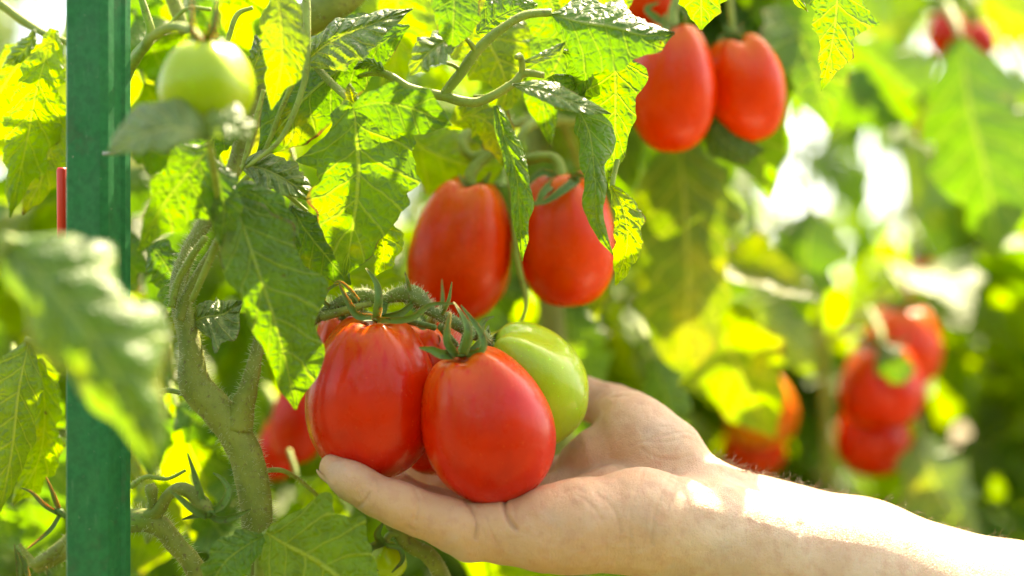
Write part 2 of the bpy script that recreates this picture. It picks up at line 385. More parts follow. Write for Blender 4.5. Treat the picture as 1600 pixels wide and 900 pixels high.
def ring_sepals(c, up, n, length, seed, flop=.5):     # generic sepals round a calyx, px units
    rg = random.Random(seed); out = []
    for k in range(n):
        a = 2 * math.pi * (k + rg.uniform(-.2, .2)) / n; ca, sa = math.cos(a), math.sin(a); L = length * rg.uniform(.75, 1.15)
        x, y, d = c; pts = [(x, y, d)]
        for t in (.35, .7, 1.0):
            rise = (flop * t - .55 * flop * t * t) * L * rg.uniform(.6, 1.5)
            pts.append((x + ca * L * t + up[0] * rise, y + up[1] * rise + sa * L * t * .25, d + sa * L * t * K * d * .9))
        out.append(pts)
    return out

# ================================================================== SETTING
gs = 2500
gr = mk('ground', [(-gs, -gs, 0), (gs, -gs, 0), (gs, gs, 0), (-gs, gs, 0)], [(0, 1, 2, 3)], SOIL, smooth=False); tag(gr, kind='structure')
def bed():
    V = []; n, m = 60, 40
    for i in range(n):
        for j in range(m):
            x = -4 + 8 * i / (n - 1); y = .3 + 5.5 * j / (m - 1); e = min(1, min(i, j, n - 1 - i, m - 1 - j) / 3)
            V.append((x, y, .004 + e * (.05 + .05 * noise.noise(Vector((x * 3, y * 3, 0))) + .02 * noise.noise(Vector((x * 14, y * 14, 2))))))
    tag(mk('garden_bed', V, gridf(n, m), SOIL), kind='structure')
bed()

# ---- green post (square metal profile with bevelled corners and a shallow groove)
def post():
    c = P(154, 450, .590); a = math.radians(-19); w2, bv = .0102, .0024
    prof = [(-w2, -w2 + bv), (-w2 + bv, -w2), (w2 - bv, -w2), (w2, -w2 + bv), (w2, -.004), (w2 - .0012, -.0028), (w2 - .0012, .0028), (w2, .004), (w2, w2 - bv), (w2 - bv, w2), (-w2 + bv, w2), (-w2, w2 - bv)]
    prof = [(x * math.cos(a) - y * math.sin(a), x * math.sin(a) + y * math.cos(a)) for x, y in prof]
    ax = Vector((0, -math.sin(PITCH), math.cos(PITCH))); V = []
    s0 = -c.z / ax.z; s1 = .62; n = 50
    for i in range(n):
        s = s0 + (s1 - s0) * i / (n - 1)
        for x, y in prof: V.append(c + RX * x + FW * y + ax * s)
    m = len(prof); F = gridf(n, m, True) + [tuple(range(m))[::-1]]
    base = c + ax * s0
    o = mk('garden_post', V, F, POST, origin=tuple(base), smooth=False)
    tag(o, 'dark green square metal post standing at the left between the tomato leaves', 'post')
    cv = []
    for k, s in enumerate((s1, s1 + .006)):
        for x, y in prof: cv.append(c + RX * x * (1.12 - .12 * k) + FW * y * (1.12 - .12 * k) + ax * s)
    mk('post_cap', cv, gridf(2, m, True) + [tuple(range(m))[::-1], tuple(range(m, 2 * m))], POST, o, smooth=False)
    # clip on the right side
    q = P(172, 240, .572); V, F = tube_geo([q + RX * -.003, q + RX * .001, q + RX * .004 + UP * .001], [.0007, .0008, .0005], 8); mk('clip', V, F, TIE, o)
post()

# ================================================================== PLANTS
# ---- plant A: the plant in front with the main stem, its leaves and the truss
pA_org = P(405, 860, .62); pA_org.z = 0
plantA = empty('tomato_plant', pA_org, 'leafy tomato plant in front with thick hairy forked stem right of the green post', 'tomato plant')
st = stem('main_stem', [(470, 1150, .625, 30), (430, 990, .62, 27), (405, 850, .615, 24), (400, 780, .613, 25), (380, 700, .612, 26), (340, 640, .612, 26), (305, 600, .612, 25), (298, 540, .613, 18), (284, 480, .618, 16), (280, 440, .622, 14), (296, 390, .628, 12), (325, 340, .634, 11), (345, 300, .638, 11)], plantA, hair=2800, hlen=.0034, seg=18, n=90, seed=3, jit=.07)
lo = [P(470, 1150, .625)]; lo = [Vector(lo[0]).lerp(Vector((pA_org.x + .01, pA_org.y, -.02)), t) + Vector((.02 * math.sin(t * 5), 0, 0)) for t in np.linspace(0, 1, 24)]
V, F = tube_geo(lo, [.0078] * 24, 14, .03, jit=.1); mk('lower_stem', V, F, STEM, plantA)
stem('side_shoot', [(372, 668, .611, 24), (383, 625, .609, 17), (391, 597, .608, 14), (398, 565, .609, 11), (410, 520, .613, 10), (425, 460, .62, 9), (440, 400, .63, 8)], plantA, hair=520, hlen=.0034, seed=5)
stem('upper_stem', [(345, 300, .640, 10), (372, 250, .645, 14), (385, 190, .65, 21), (415, 110, .655, 21), (455, 50, .66, 26), (520, 5, .66, 30), (580, -60, .665, 30), (640, -160, .67, 28)], plantA, hair=1300, hlen=.0026, seg=16, n=70, seed=7)
stem('side_stem', [(280, 500, .606, 8), (293, 460, .606, 8), (313, 425, .604, 8), (331, 395, .603, 7), (345, 370, .60, 6)], plantA, hair=260, hlen=.0014, seed=8)
stem('side_stem', [(268, 480, .606, 6), (278, 440, .605, 6), (300, 400, .60, 6), (322, 370, .598, 5)], plantA, mat=STEMG, hair=160, seed=9)
stem('side_stem', [(330, 1010, .618, 14), (310, 900, .614, 16), (275, 850, .612, 15), (247, 818, .611, 18), (215, 812, .613, 19), (160, 830, .63, 15), (60, 885, .65, 12)], plantA, hair=800, hlen=.0034, seed=10)
stem('leaf_stalk', [(215, 812, .612, 14), (245, 800, .608, 11), (262, 775, .604, 9), (280, 764, .602, 10), (300, 770, .601, 11), (318, 790, .60, 13), (328, 802, .60, 8)], plantA, hair=90, hlen=.001, seed=11)
stem('leaf_stalk', [(240, 800, .609, 9), (238, 780, .608, 8), (236, 765, .607, 10), (234, 756, .607, 6)], plantA, hair=60, hlen=.001, seed=12)
# old calyx with its sepals, bottom left
cal = stem('old_calyx', [(318, 792, .60, 8), (326, 800, .60, 10), (334, 806, .60, 5)], plantA, mat=SEP)
for i, s in enumerate([[(322, 795, .60), (312, 770, .597), (303, 740, .596), (293, 708, .596)], [(330, 798, .60), (348, 785, .60), (356, 765, .602), (346, 748, .604), (333, 739, .604)],
                       [(330, 803, .599), (345, 810, .595), (368, 805, .593), (392, 795, .593)], [(322, 806, .598), (300, 795, .59), (280, 778, .588), (264, 765, .587)], [(318, 804, .602), (300, 808, .606), (284, 812, .61)]]):
    sepal(cal, s, [7, 8, 8, 8, 5][i], seed=60 + i)
# left edge: old sepals and a stalk behind the post
stem('leaf_stalk', [(150, 800, .64, 9), (100, 850, .64, 10), (58, 880, .64, 9), (45, 870, .64, 5), (30, 850, .64, 3)], plantA, hair=80, seed=14)
cal2 = stem('old_calyx', [(85, 795, .635, 3), (95, 800, .635, 6), (103, 808, .635, 4)], plantA, mat=SEP)
for i, s in enumerate([[(92, 795, .635), (82, 770, .633), (72, 745, .633)], [(92, 803, .635), (70, 790, .632), (50, 770, .632), (32, 762, .632)], [(95, 805, .635), (78, 830, .63), (40, 860, .63)], [(30, 905, .63), (28, 880, .63), (22, 850, .63)], [(45, 905, .63), (38, 880, .63), (26, 858, .63)], [(80, 905, .63), (72, 885, .63)]]):
    sepal(cal2, s, 5, seed=70 + i)

def leafgroup(name, stalk, leaflets, hair=120, mat=STEMG, seed=1, label=None):
    o = stem(name, stalk, plantA, mat=mat, hair=hair, hlen=.0011, seed=seed)
    for l in leaflets:
        leaflet(o, *l[:4], **(l[4] if len(l) > 4 else {}))
    return o
# big blurred leaf in front at the left
leafgroup('leaf', [(-60, 500, .47, 9), (-20, 430, .465, 8), (0, 395, .46, 7), (20, 372, .458, 6)], [
    ([(0, 372, .466), (70, 440, .452), (145, 530, .447), (210, 640, .45), (246, 744, .46)], [10, 84, 110, 104, 76, 36, 2], [8, 50, 70, 76, 60, 30, 2], LF, dict(fa=24, fb=6, teeth=.08, nt=3, wave=.16, quilt=4.2, seed=1, curl=.3)),
    ([(-5, 500, .46), (-20, 540, .46), (-45, 590, .46)], [4, 26, 30, 20, 2], [4, 30, 34, 22, 2], LM, dict(seed=2)),
], hair=0)
# leaf pair under the green tomato
leafgroup('leaf', [(350, 395, .578, 6), (345, 350, .572, 6), (338, 290, .558, 6), (330, 240, .530, 6), (324, 212, .514, 4)], [
    ([(322, 218, 0.514), (300, 205, 0.508), (262, 200, 0.506), (215, 215, 0.508), (166, 242, 0.514)], [4, 22, 30, 32, 28, 14, 1], [4, 38, 46, 44, 38, 22, 1], LP, dict(fa=-45, fb=48, teeth=.04, nt=3, seed=3, quilt=1.8)),
    ([(325, 215, 0.514), (345, 195, 0.510), (370, 198, 0.510), (392, 222, 0.514)], [3, 26, 30, 20, 1], [3, 26, 28, 18, 1], LP, dict(fa=48, fb=-48, teeth=.12, nt=4, seed=4, quilt=2)),
    ([(330, 228, .566), (300, 262, .560), (255, 320, .558), (215, 392, .566)], [6, 66, 84, 72, 46, 22, 2], [6, 34, 40, 34, 22, 10, 1], LM, dict(fa=15, fb=-32, teeth=.04, nt=4, wave=.06, seed=5, quilt=.8)),
    ([(335, 250, .566), (345, 285, .562), (350, 330, .562), (345, 385, .568)], [4, 26, 28, 22, 2], [4, 24, 28, 20, 2], LG, dict(fa=20, fb=20, teeth=.04, seed=6, quilt=.6)),
], hair=0)
# long dark leaf in the middle left
leafgroup('leaf', [(300, 470, .60, 5), (335, 390, .59, 6), (350, 350, .58, 6), (362, 300, .575, 6)], [
    ([(358, 300, .572), (378, 350, .568), (408, 440, .566), (440, 540, .572), (462, 640, .582)], [6, 44, 66, 84, 92, 76, 62, 38, 3], [6, 26, 42, 50, 42, 34, 30, 18, 2], LM, dict(fa=16, fb=-18, teeth=.05, nt=3, wave=.06, seed=7, quilt=.9, nu=70, nv=41)),
    ([(350, 300, .574), (390, 300, .572), (430, 330, .574), (470, 385, .578)], [4, 16, 22, 18, 2], [4, 20, 28, 22, 2], LG, dict(fa=20, fb=10, teeth=.06, seed=8, quilt=.7)),
], hair=60)
# large drooping centre leaf
leafgroup('leaf', [(470, 60, .625, 6), (500, 110, .615, 6), (540, 150, .60, 6), (552, 160, .596, 5)], [
    ([(550, 148, .594), (556, 200, .590), (560, 270, .590), (552, 350, .594), (538, 432, .602)], [8, 50, 88, 92, 84, 62, 34, 3], [6, 36, 66, 84, 76, 66, 52, 24, 2], LM, dict(fa=8, fb=14, teeth=.10, nt=4, wave=.04, seed=9, quilt=.9, nu=76, nv=43, N=6)),
    ([(553, 170, .588), (590, 160, .584), (640, 168, .584), (706, 196, .590)], [5, 22, 32, 34, 26, 1], [5, 34, 46, 44, 30, 1], LG, dict(fa=-14, fb=12, teeth=.04, nt=3, wave=.05, seed=10, quilt=.8)),
    ([(560, 340, .600), (585, 345, .604), (600, 390, .606), (586, 432, .608)], [4, 26, 30, 22, 1], [4, 20, 22, 14, 1], LL, dict(teeth=.08, seed=11)),
    ([(552, 160, .592), (548, 145, .590), (545, 130, .590)], [3, 10, 8, 1], [3, 9, 7, 1], LY, dict(seed=12, fa=-40, fb=40)),
], hair=60)
# long ridged leaf, upper left
leafgroup('leaf', [(330, 330, .63, 5), (400, 260, .625, 4), (440, 170, .62, 4), (468, 105, .615, 5)], [
    ([(470, 102, .612), (520, 62, .604), (580, 38, .602), (645, 14, .606)], [4, 20, 24, 20, 14, 1], [4, 38, 52, 46, 30, 12, 1], LP, dict(fa=50, fb=-40, teeth=.05, nt=5, seed=13, quilt=2.6, N=9)),
    ([(640, 40, .622), (560, 90, .620), (480, 150, .620), (400, 245, .624)], [2, 30, 44, 58, 50, 2], [2, 50, 66, 70, 60, 30, 2], LG, dict(fa=20, fb=30, teeth=.04, nt=5, seed=14, quilt=1.2)),
], hair=60)
# bright crumpled leaflets
leafgroup('leaf', [(480, 330, .612, 3), (430, 290, .610, 4), (385, 262, .610, 4), (375, 262, .61, 3)], [
    ([(376, 262, .607), (405, 262, .600), (445, 280, .600), (492, 312, .606)], [3, 26, 32, 28, 18, 1], [3, 26, 30, 26, 16, 1], LP, dict(fa=50, fb=-50, teeth=.06, seed=15, quilt=3.4, N=6)),
], hair=20)
leafgroup('leaf', [(300, 520, .622, 4), (320, 510, .620, 4), (345, 505, .618, 3)], [
    ([(298, 505, .618), (320, 495, .612), (350, 490, .612), (377, 470, .616)], [3, 22, 26, 20, 2], [3, 36, 50, 44, 20, 2], LP, dict(fa=50, fb=-50, teeth=.05, seed=16, quilt=3.2, N=6)),
], hair=20)
# yellow-green hanging leaf, top left
leafgroup('leaf', [(415, -60, .59, 7), (425, -20, .58, 7), (430, 0, .575, 5)], [
    ([(432, -8, .573), (440, 40, .568), (440, 100, .568), (424, 172, .576)], [10, 36, 38, 40, 30, 12, 1], [10, 30, 34, 28, 26, 16, 1], LY, dict(fa=26, fb=8, teeth=.04, seed=17, quilt=.6)),
], hair=0)
# dark hanging tip at the top
leafgroup('leaf', [(720, -90, .60, 6), (715, -50, .595, 6), (712, -30, .59, 5)], [
    ([(712, -34, .587), (710, 0, .584), (708, 40, .584), (706, 78, .59)], [12, 42, 44, 30, 2], [10, 36, 32, 24, 2], LG, dict(fa=20, fb=20, teeth=.03, seed=18, quilt=.6)),
], hair=0)
# arching leaf stalk across the top centre with its leaflets
arch = stem('leaf', [(560, 118, .622, 3), (600, 115, .618, 6), (640, 138, .612, 7), (690, 150, .608, 7.5), (745, 160, .605, 7.5), (800, 132, .602, 6.5), (818, 115, .602, 6), (850, 118, .600, 5)], plantA, mat=STEMG, hair=140, hlen=.0009, ridge=.09, seed=21, n=60)
stem('stalk', [(692, 150, .608, 7), (720, 115, .606, 8.5), (745, 80, .604, 8), (780, 48, .602, 7), (820, 24, .60, 6.5), (862, 20, .598, 6)], arch, mat=STEMG, hair=160, hlen=.0009, ridge=.09, seed=22, n=40)
stem('stalk', [(815, 118, .602, 5), (816, 100, .600, 5), (812, 88, .598, 5), (806, 90, .596, 4)], arch, mat=STEMG, seed=23)
stem('stalk', [(742, 78, .603, 5), (735, 68, .601, 4), (728, 60, .60, 3)], arch, mat=STEMG, seed=24)
stem('stalk', [(722, 112, .605, 4), (708, 102, .604, 3), (690, 96, .60, 3)], arch, mat=STEMG, seed=25)
for a in [
    ([(730, 52, .602), (700, 62, .594), (668, 84, .590), (640, 118, .594)], [2, 16, 24, 26, 18, 2], [2, 16, 22, 24, 18, 2], LP, dict(fa=-50, fb=50, teeth=.10, nt=6, seed=26, quilt=3.0, N=8)),
    ([(862, 22, .598), (905, 34, .590), (960, 42, .586), (1008, 55, .588), (1054, 50, .592)], [3, 34, 44, 38, 26, 16, 1], [3, 44, 74, 76, 58, 28, 4], LG, dict(fa=48, fb=8, teeth=.07, nt=5, wave=.08, seed=27, quilt=1.5, nu=70, nv=41)),
    ([(960, 78, .606), (962, 130, .608), (962, 190, .612), (960, 240, .618), (952, 296, .622)], [10, 44, 46, 30, 26, 16, 8, 1], [10, 60, 58, 50, 44, 28, 10, 1], LM, dict(fa=10, fb=10, teeth=.05, nt=4, wave=.04, seed=28, quilt=.9)),
    ([(905, 172, .602), (922, 215, .596), (930, 290, .592), (934, 350, .594), (958, 398, .60)], [10, 42, 34, 20, 14, 12, 8, 1], [6, 22, 18, 18, 20, 18, 8, 1], LM, dict(fa=20, fb=-24, teeth=.06, nt=4, seed=29, quilt=.8, curl=.3)),
    ([(862, 118, .60), (880, 150, .604), (905, 165, .608), (918, 172, .612)], [8, 44, 44, 26, 2], [8, 20, 20, 12, 2], LG, dict(seed=30, teeth=.06, quilt=.9)),
    ([(800, 132, .598), (845, 140, .590), (895, 160, .588), (955, 178, .594)], [2, 12, 18, 16, 10, 1], [2, 14, 18, 14, 10, 1], LP, dict(fa=50, fb=-42, teeth=.03, seed=31, quilt=1.5, N=9)),
    ([(820, 96, .598), (840, 92, .594), (862, 82, .592), (884, 66, .592)], [2, 6, 9, 7, 1], [2, 7, 9, 6, 1], LP, dict(fa=50, fb=-40, teeth=.03, seed=32, quilt=1.0)),
    ([(880, 80, .60), (900, 88, .598), (915, 110, .600), (912, 150, .606)], [4, 12, 14, 10, 1], [4, 26, 34, 26, 2], LG, dict(seed=33, teeth=.10, quilt=.9)),
    ([(775, 165, .600), (788, 215, .596), (806, 270, .594), (812, 340, .596), (816, 408, .602)], [6, 18, 20, 22, 22, 12, 1], [5, 10, 14, 14, 12, 8, 1], LM, dict(fa=24, fb=-30, teeth=.05, nt=5, seed=34, quilt=1.4)),
    ([(745, 52, .606), (775, 30, .610), (810, 14, .614), (840, 8, .62)], [4, 26, 32, 28, 2], [4, 18, 20, 18, 2], LM, dict(seed=35, teeth=.05, quilt=1.0)),
    ([(600, 112, .618), (590, 104, .616), (572, 98, .616), (552, 108, .618)], [2, 10, 12, 8, 1], [2, 8, 8, 6, 1], LP, dict(seed=36, quilt=1.6, teeth=.15)),
]: leaflet(arch, *a[:4], **a[4])
leafgroup('leaf', [(965, 250, .615, 4), (958, 280, .612, 4), (955, 300, .61, 3)], [
    ([(955, 290, .608), (975, 330, .604), (980, 385, .604), (962, 446, .612)], [4, 20, 26, 24, 16, 2], [4, 14, 20, 22, 14, 2], LL, dict(fa=10, fb=-10, teeth=.07, seed=37, quilt=1.0)),
], hair=20)
leafgroup('leaf', [(1300, -120, .61, 6), (1303, -60, .607, 5), (1306, -30, .603, 4)], [
    ([(1306, -50, .601), (1308, 0, .598), (1300, 70, .600), (1283, 142, .606)], [8, 36, 54, 58, 38, 30, 14, 1], [8, 34, 50, 36, 26, 18, 8, 1], LM, dict(fa=12, fb=18, teeth=.10, nt=4, seed=38, quilt=1.1, N=6)),
    ([(1306, -55, .606), (1270, -40, .606), (1245, -10, .61), (1262, 18, .612)], [3, 16, 16, 10, 1], [3, 18, 20, 12, 1], LM, dict(seed=39)),
], hair=30)
leafgroup('leaf', [(1100, -120, .61, 6), (1094, -80, .608, 4)], [
    ([(1094, -85, .606), (1096, -40, .602), (1096, 0, .604), (1096, 47, .610)], [6, 40, 44, 32, 2], [6, 36, 38, 30, 2], LM, dict(fa=12, fb=18, teeth=.08, seed=40)),
], hair=0)
# big round leaf at the bottom
leafgroup('leaf', [(400, 1000, .60, 8), (405, 920, .598, 8), (408, 850, .596, 8), (420, 830, .594, 6)], [
    ([(415, 832, .592), (445, 850, .584), (500, 880, .578), (560, 930, .576), (600, 985, .58)], [18, 66, 92, 92, 76, 52, 24, 2], [18, 66, 100, 104, 90, 60, 26, 2], LL, dict(fa=10, fb=-8, teeth=.06, nt=5, wave=.05, seed=41, quilt=1.3, nu=80, nv=47, N=5)),
    ([(412, 838, .590), (385, 852, .584), (350, 880, .580), (325, 925, .58)], [8, 30, 40, 34, 2], [8, 26, 32, 28, 2], LM, dict(fa=-10, fb=20, teeth=.05, seed=42, quilt=1.2)),
], hair=60)
# leaves behind the post at the left edge
leafgroup('leaf', [(0, 5, .66, 7), (40, 35, .66, 7), (75, 55, .655, 6), (115, 70, .65, 5)], [
    ([(85, 45, .648), (60, 130, .64), (40, 230, .64), (15, 340, .645)], [8, 34, 46, 48, 40, 20, 2], [8, 26, 34, 40, 36, 18, 2], LL, dict(fa=30, fb=10, seed=43, teeth=.12, quilt=1.3)),
    ([(70, 70, .66), (30, 100, .662), (-10, 160, .662), (-60, 230, .662)], [6, 40, 56, 44, 2], [6, 30, 40, 34, 2], LL, dict(seed=44)),
    ([(55, 45, .652), (45, 70, .648), (25, 90, .646), (2, 108, .65)], [2, 10, 14, 10, 1], [2, 12, 16, 12, 1], LP, dict(seed=45, quilt=2)),
], hair=60)
leafgroup('leaf', [(110, 180, .66, 5), (90, 170, .655, 5), (80, 160, .65, 4)], [
    ([(90, 150, .652), (85, 210, .65), (65, 280, .65), (35, 335, .655)], [6, 24, 30, 26, 18, 2], [6, 40, 50, 50, 30, 2], LY, dict(seed=46, teeth=.10)),
], hair=30)
leafgroup('leaf', [(100, 560, .64, 5), (70, 540, .64, 5), (40, 530, .64, 5)], [
    ([(45, 535, .64), (30, 610, .632), (20, 700, .632), (0, 800, .64)], [8, 30, 36, 30, 26, 14, 2], [8, 50, 70, 80, 60, 30, 2], LY, dict(seed=47, teeth=.06, fa=15)),
    ([(60, 560, .65), (70, 640, .648), (60, 720, .648), (20, 790, .65)], [6, 22, 26, 30, 26, 2], [6, 22, 26, 30, 24, 2], LL, dict(seed=48, teeth=.14)),
], hair=20)
leafgroup('leaf', [(470, 270, .64, 5), (462, 300, .636, 5), (455, 325, .632, 4)], [
    ([(455, 322, .630), (478, 360, .626), (510, 400, .626), (548, 445, .630)], [4, 30, 36, 26, 2], [4, 34, 44, 30, 2], LG, dict(seed=110, teeth=.08, quilt=1.0)),
    ([(455, 325, .634), (430, 370, .634), (425, 430, .634), (440, 500, .638)], [4, 26, 32, 26, 2], [4, 30, 38, 30, 2], LG, dict(seed=111, teeth=.08, quilt=1.0)),
], hair=30)
leafgroup('leaf', [(400, 130, .64, 4), (380, 150, .638, 4), (372, 165, .636, 3)], [
    ([(372, 160, .634), (350, 195, .630), (310, 235, .630), (262, 255, .634)], [4, 26, 30, 22, 2], [4, 26, 34, 24, 2], LG, dict(seed=112, teeth=.08)),
    ([(372, 150, .634), (395, 110, .630), (405, 80, .630), (398, 55, .634)], [4, 16, 18, 14, 2], [4, 18, 24, 16, 2], LP, dict(seed=113, fa=-30, fb=30)),
    ([(225, 380, .650), (250, 400, .646), (270, 440, .646), (262, 490, .650)], [4, 26, 32, 26, 2], [4, 26, 34, 26, 2], LG, dict(seed=114)),
], hair=10)
leafgroup('leaf', [(740, 150, .63, 2), (760, 150, .628, 2), (775, 150, .626, 2)], [
    ([(700, 200, .66), (735, 180, .655), (770, 200, .655), (790, 260, .66)], [4, 26, 34, 24, 2], [4, 26, 30, 24, 2], LY, dict(seed=117)),
], hair=0)
def fill_leaves():
    rg = random.Random(41); made = 0
    HO = [(465, 610, 70), (440, 690, 40), (650, 340, 46), (340, 470, 26), (350, 590, 30), (690, 60, 20), (90, 650, 20), (590, 80, 24)]
    cells = [(x, y) for x in range(215, 1000, 62) for y in range(-30, 470, 74)] + [(x, y) for x in (10, 60, 240, 300, 350, 450) for y in (560, 640, 720, 800)]
    for x, y in cells:
        x += rg.uniform(-24, 24); y += rg.uniform(-28, 28)
        if any((x - h[0]) ** 2 + (y + 40 - h[1]) ** 2 < (h[2] + 42) ** 2 for h in HO): continue
        d = rg.uniform(.74, .86) if x > 560 else rg.uniform(.67, .84)
        L = rg.uniform(80, 150) * .66 / d * 1.1; a = rg.uniform(-.8, .8) + math.pi / 2; w_ = L * rg.uniform(.24, .34); bend = rg.uniform(-.4, .4)
        pts = [(x, y, d)]
        for k in range(3): a += bend / 2; pts.append((pts[-1][0] + math.cos(a) * L / 3, pts[-1][1] + math.sin(a) * L / 3, d + rg.uniform(-.012, .012)))
        mt = rg.choice((LM, LG, LM, LL, LY, LG))
        o = stem('leaf', [(x - 14, y - 44, d + .012, 4.5), (x - 6, y - 20, d + .005, 4), (x, y, d, 3)], plantA, mat=STEMG)
        leaflet(o, pts, [4, w_, w_ * 1.15, w_ * .95, w_ * .5, 2], [4, w_, w_ * 1.1, w_ * .9, w_ * .5, 2], mt, fa=rg.uniform(-30, 45), fb=rg.uniform(-40, 40), teeth=.10, nt=5, seed=200 + made, nu=34, nv=21, quilt=1.1, wave=.12)
        made += 1
fill_leaves()
stem('side_stem', [(300, 620, .618, 4), (260, 610, .622, 4), (225, 625, .63, 3), (200, 660, .64, 3)], plantA, mat=STEMG, hair=60, hlen=.0014, seed=131)
stem('side_stem', [(395, 740, .62, 4), (440, 735, .63, 4), (480, 760, .64, 3), (520, 800, .65, 3)], plantA, mat=STEMG, hair=60, hlen=.0014, seed=132)
stem('side_stem', [(205, 760, .625, 5), (230, 745, .622, 4), (262, 748, .620, 3), (290, 735, .62, 2)], plantA, mat=STEMG, hair=50, hlen=.0014, seed=133)
# lime leaves glowing behind
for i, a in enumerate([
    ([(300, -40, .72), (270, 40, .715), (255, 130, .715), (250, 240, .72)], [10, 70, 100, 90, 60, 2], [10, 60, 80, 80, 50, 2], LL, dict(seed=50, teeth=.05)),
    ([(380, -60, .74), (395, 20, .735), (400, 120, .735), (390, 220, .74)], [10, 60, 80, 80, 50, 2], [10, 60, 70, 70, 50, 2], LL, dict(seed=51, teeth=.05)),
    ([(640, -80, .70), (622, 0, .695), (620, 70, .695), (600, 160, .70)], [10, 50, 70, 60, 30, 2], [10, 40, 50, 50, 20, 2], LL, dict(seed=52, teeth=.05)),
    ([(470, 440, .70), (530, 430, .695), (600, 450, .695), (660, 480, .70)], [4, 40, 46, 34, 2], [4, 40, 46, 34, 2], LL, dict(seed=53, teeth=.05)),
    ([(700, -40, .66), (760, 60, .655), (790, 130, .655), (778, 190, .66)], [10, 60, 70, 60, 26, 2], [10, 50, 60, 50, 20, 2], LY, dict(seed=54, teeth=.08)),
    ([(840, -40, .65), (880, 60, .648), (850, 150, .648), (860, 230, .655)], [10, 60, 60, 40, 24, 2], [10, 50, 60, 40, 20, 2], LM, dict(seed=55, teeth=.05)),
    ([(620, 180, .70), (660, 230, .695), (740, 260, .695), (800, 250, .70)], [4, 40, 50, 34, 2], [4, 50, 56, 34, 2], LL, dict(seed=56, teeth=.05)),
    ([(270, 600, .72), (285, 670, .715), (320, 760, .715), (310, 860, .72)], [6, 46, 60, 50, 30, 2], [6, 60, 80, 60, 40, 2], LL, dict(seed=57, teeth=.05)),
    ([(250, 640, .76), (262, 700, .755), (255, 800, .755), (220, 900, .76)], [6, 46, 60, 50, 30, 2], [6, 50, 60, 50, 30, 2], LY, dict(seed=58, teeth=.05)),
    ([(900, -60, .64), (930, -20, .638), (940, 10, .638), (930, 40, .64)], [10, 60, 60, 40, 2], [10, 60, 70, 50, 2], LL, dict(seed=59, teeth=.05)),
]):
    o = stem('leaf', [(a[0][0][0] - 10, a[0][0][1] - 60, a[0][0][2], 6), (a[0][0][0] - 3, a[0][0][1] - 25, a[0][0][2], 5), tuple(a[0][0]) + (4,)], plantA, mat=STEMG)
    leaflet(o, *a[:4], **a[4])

# ================================================================== TOMATOES OF THE TRUSS IN THE HAND
GR = 'tomatoes of the truss held in the hand'
t1 = tomato((583, 503, .612), (578, 748, .622), 208, TR, 'large red plum tomato at the left of the held truss, resting on the little finger', GR, full=.95, rib=.022, nr=5, ph=.6, egg=.06, dip=.05)
calyx(t1, (586, 500, .611), 22, [
    [(582, 497, .607), (558, 493, .600), (543, 470, .598), (530, 443, .60)], [(586, 498, .604), (589, 470, .600), (586, 443, .602), (571, 419, .606)],
    [(590, 499, .604), (640, 497, .596), (672, 476, .594), (712, 474, .597)], [(590, 497, .612), (625, 487, .612), (650, 466, .614), (670, 456, .616)],
    [(586, 496, .620), (596, 470, .624), (592, 455, .626)], [(580, 497, .616), (560, 490, .626), (545, 480, .634)]],
    ped=[(588, 500, .613, 7), (597, 486, .616, 7), (598, 474, .617, 9), (604, 464, .618, 7)], w=9, seed=1, hair=80)
t2 = tomato((722, 556, .598), (800, 776, .612), 206, TR, 'large red plum tomato in the middle of the palm, nearest the camera', GR, full=.92, rib=.025, nr=5, ph=2.0, egg=.08, dip=.045)
calyx(t2, (718, 555, .597), 20, [
    [(712, 556, .592), (698, 535, .588), (699, 510, .588), (704, 488, .59)], [(722, 553, .590), (728, 520, .586), (722, 498, .588), (708, 472, .592)],
    [(728, 552, .594), (752, 545, .590), (750, 520, .592), (720, 477, .598)], [(706, 556, .592), (688, 553, .587), (674, 546, .586), (655, 543, .586)],
    [(730, 552, .602), (750, 530, .604), (752, 508, .606), (766, 494, .608)]],
    ped=[(720, 553, .598, 8), (726, 540, .602, 8), (732, 525, .604, 9), (738, 520, .606, 7)], w=9, seed=2, hair=80)
t3 = tomato((764, 541, .632), (888, 672, .645), 186, TG, 'unripe green tomato behind the front red tomato, against the thumb', GR, rib=.07, nr=5, ph=1.2, egg=-.02, dip=.05)
calyx(t3, (766, 540, .629), 16, [[(764, 540, .626), (750, 520, .622), (756, 500, .622), (772, 494, .624)], [(766, 540, .628), (762, 518, .628), (764, 508, .63)], [(764, 544, .622), (745, 548, .618), (735, 560, .618)], [(768, 536, .634), (780, 524, .638), (792, 522, .642)]],
    ped=[(768, 542, .630, 8), (755, 532, .628, 8), (745, 522, .624, 7)], w=8, seed=3)
t4 = tomato((668, 512, .642), (684, 738, .656), 150, TR, 'red tomato half hidden in the gap behind the two large ones', GR, rib=.04, nr=5, ph=.2, egg=.05)
calyx(t4, (668, 513, .650), 18, [[(672, 512, .640), (685, 530, .632), (680, 540, .630), (662, 552, .628)], [(664, 513, .642), (640, 518, .638), (620, 520, .638)], [(670, 510, .655), (690, 500, .66)], [(666, 510, .655), (655, 490, .658), (633, 470, .66), (633, 440, .66)], [(672, 508, .65), (688, 480, .648), (690, 436, .65)]], ped=[(670, 512, .650, 7), (676, 500, .645, 7), (684, 490, .64, 6)], w=7, seed=4)
t5 = tomato((536, 494, .650), (552, 660, .668), 118, TR, 'red tomato at the back of the held truss, showing left of the largest one', GR, rib=.05, nr=5, ph=1.7)
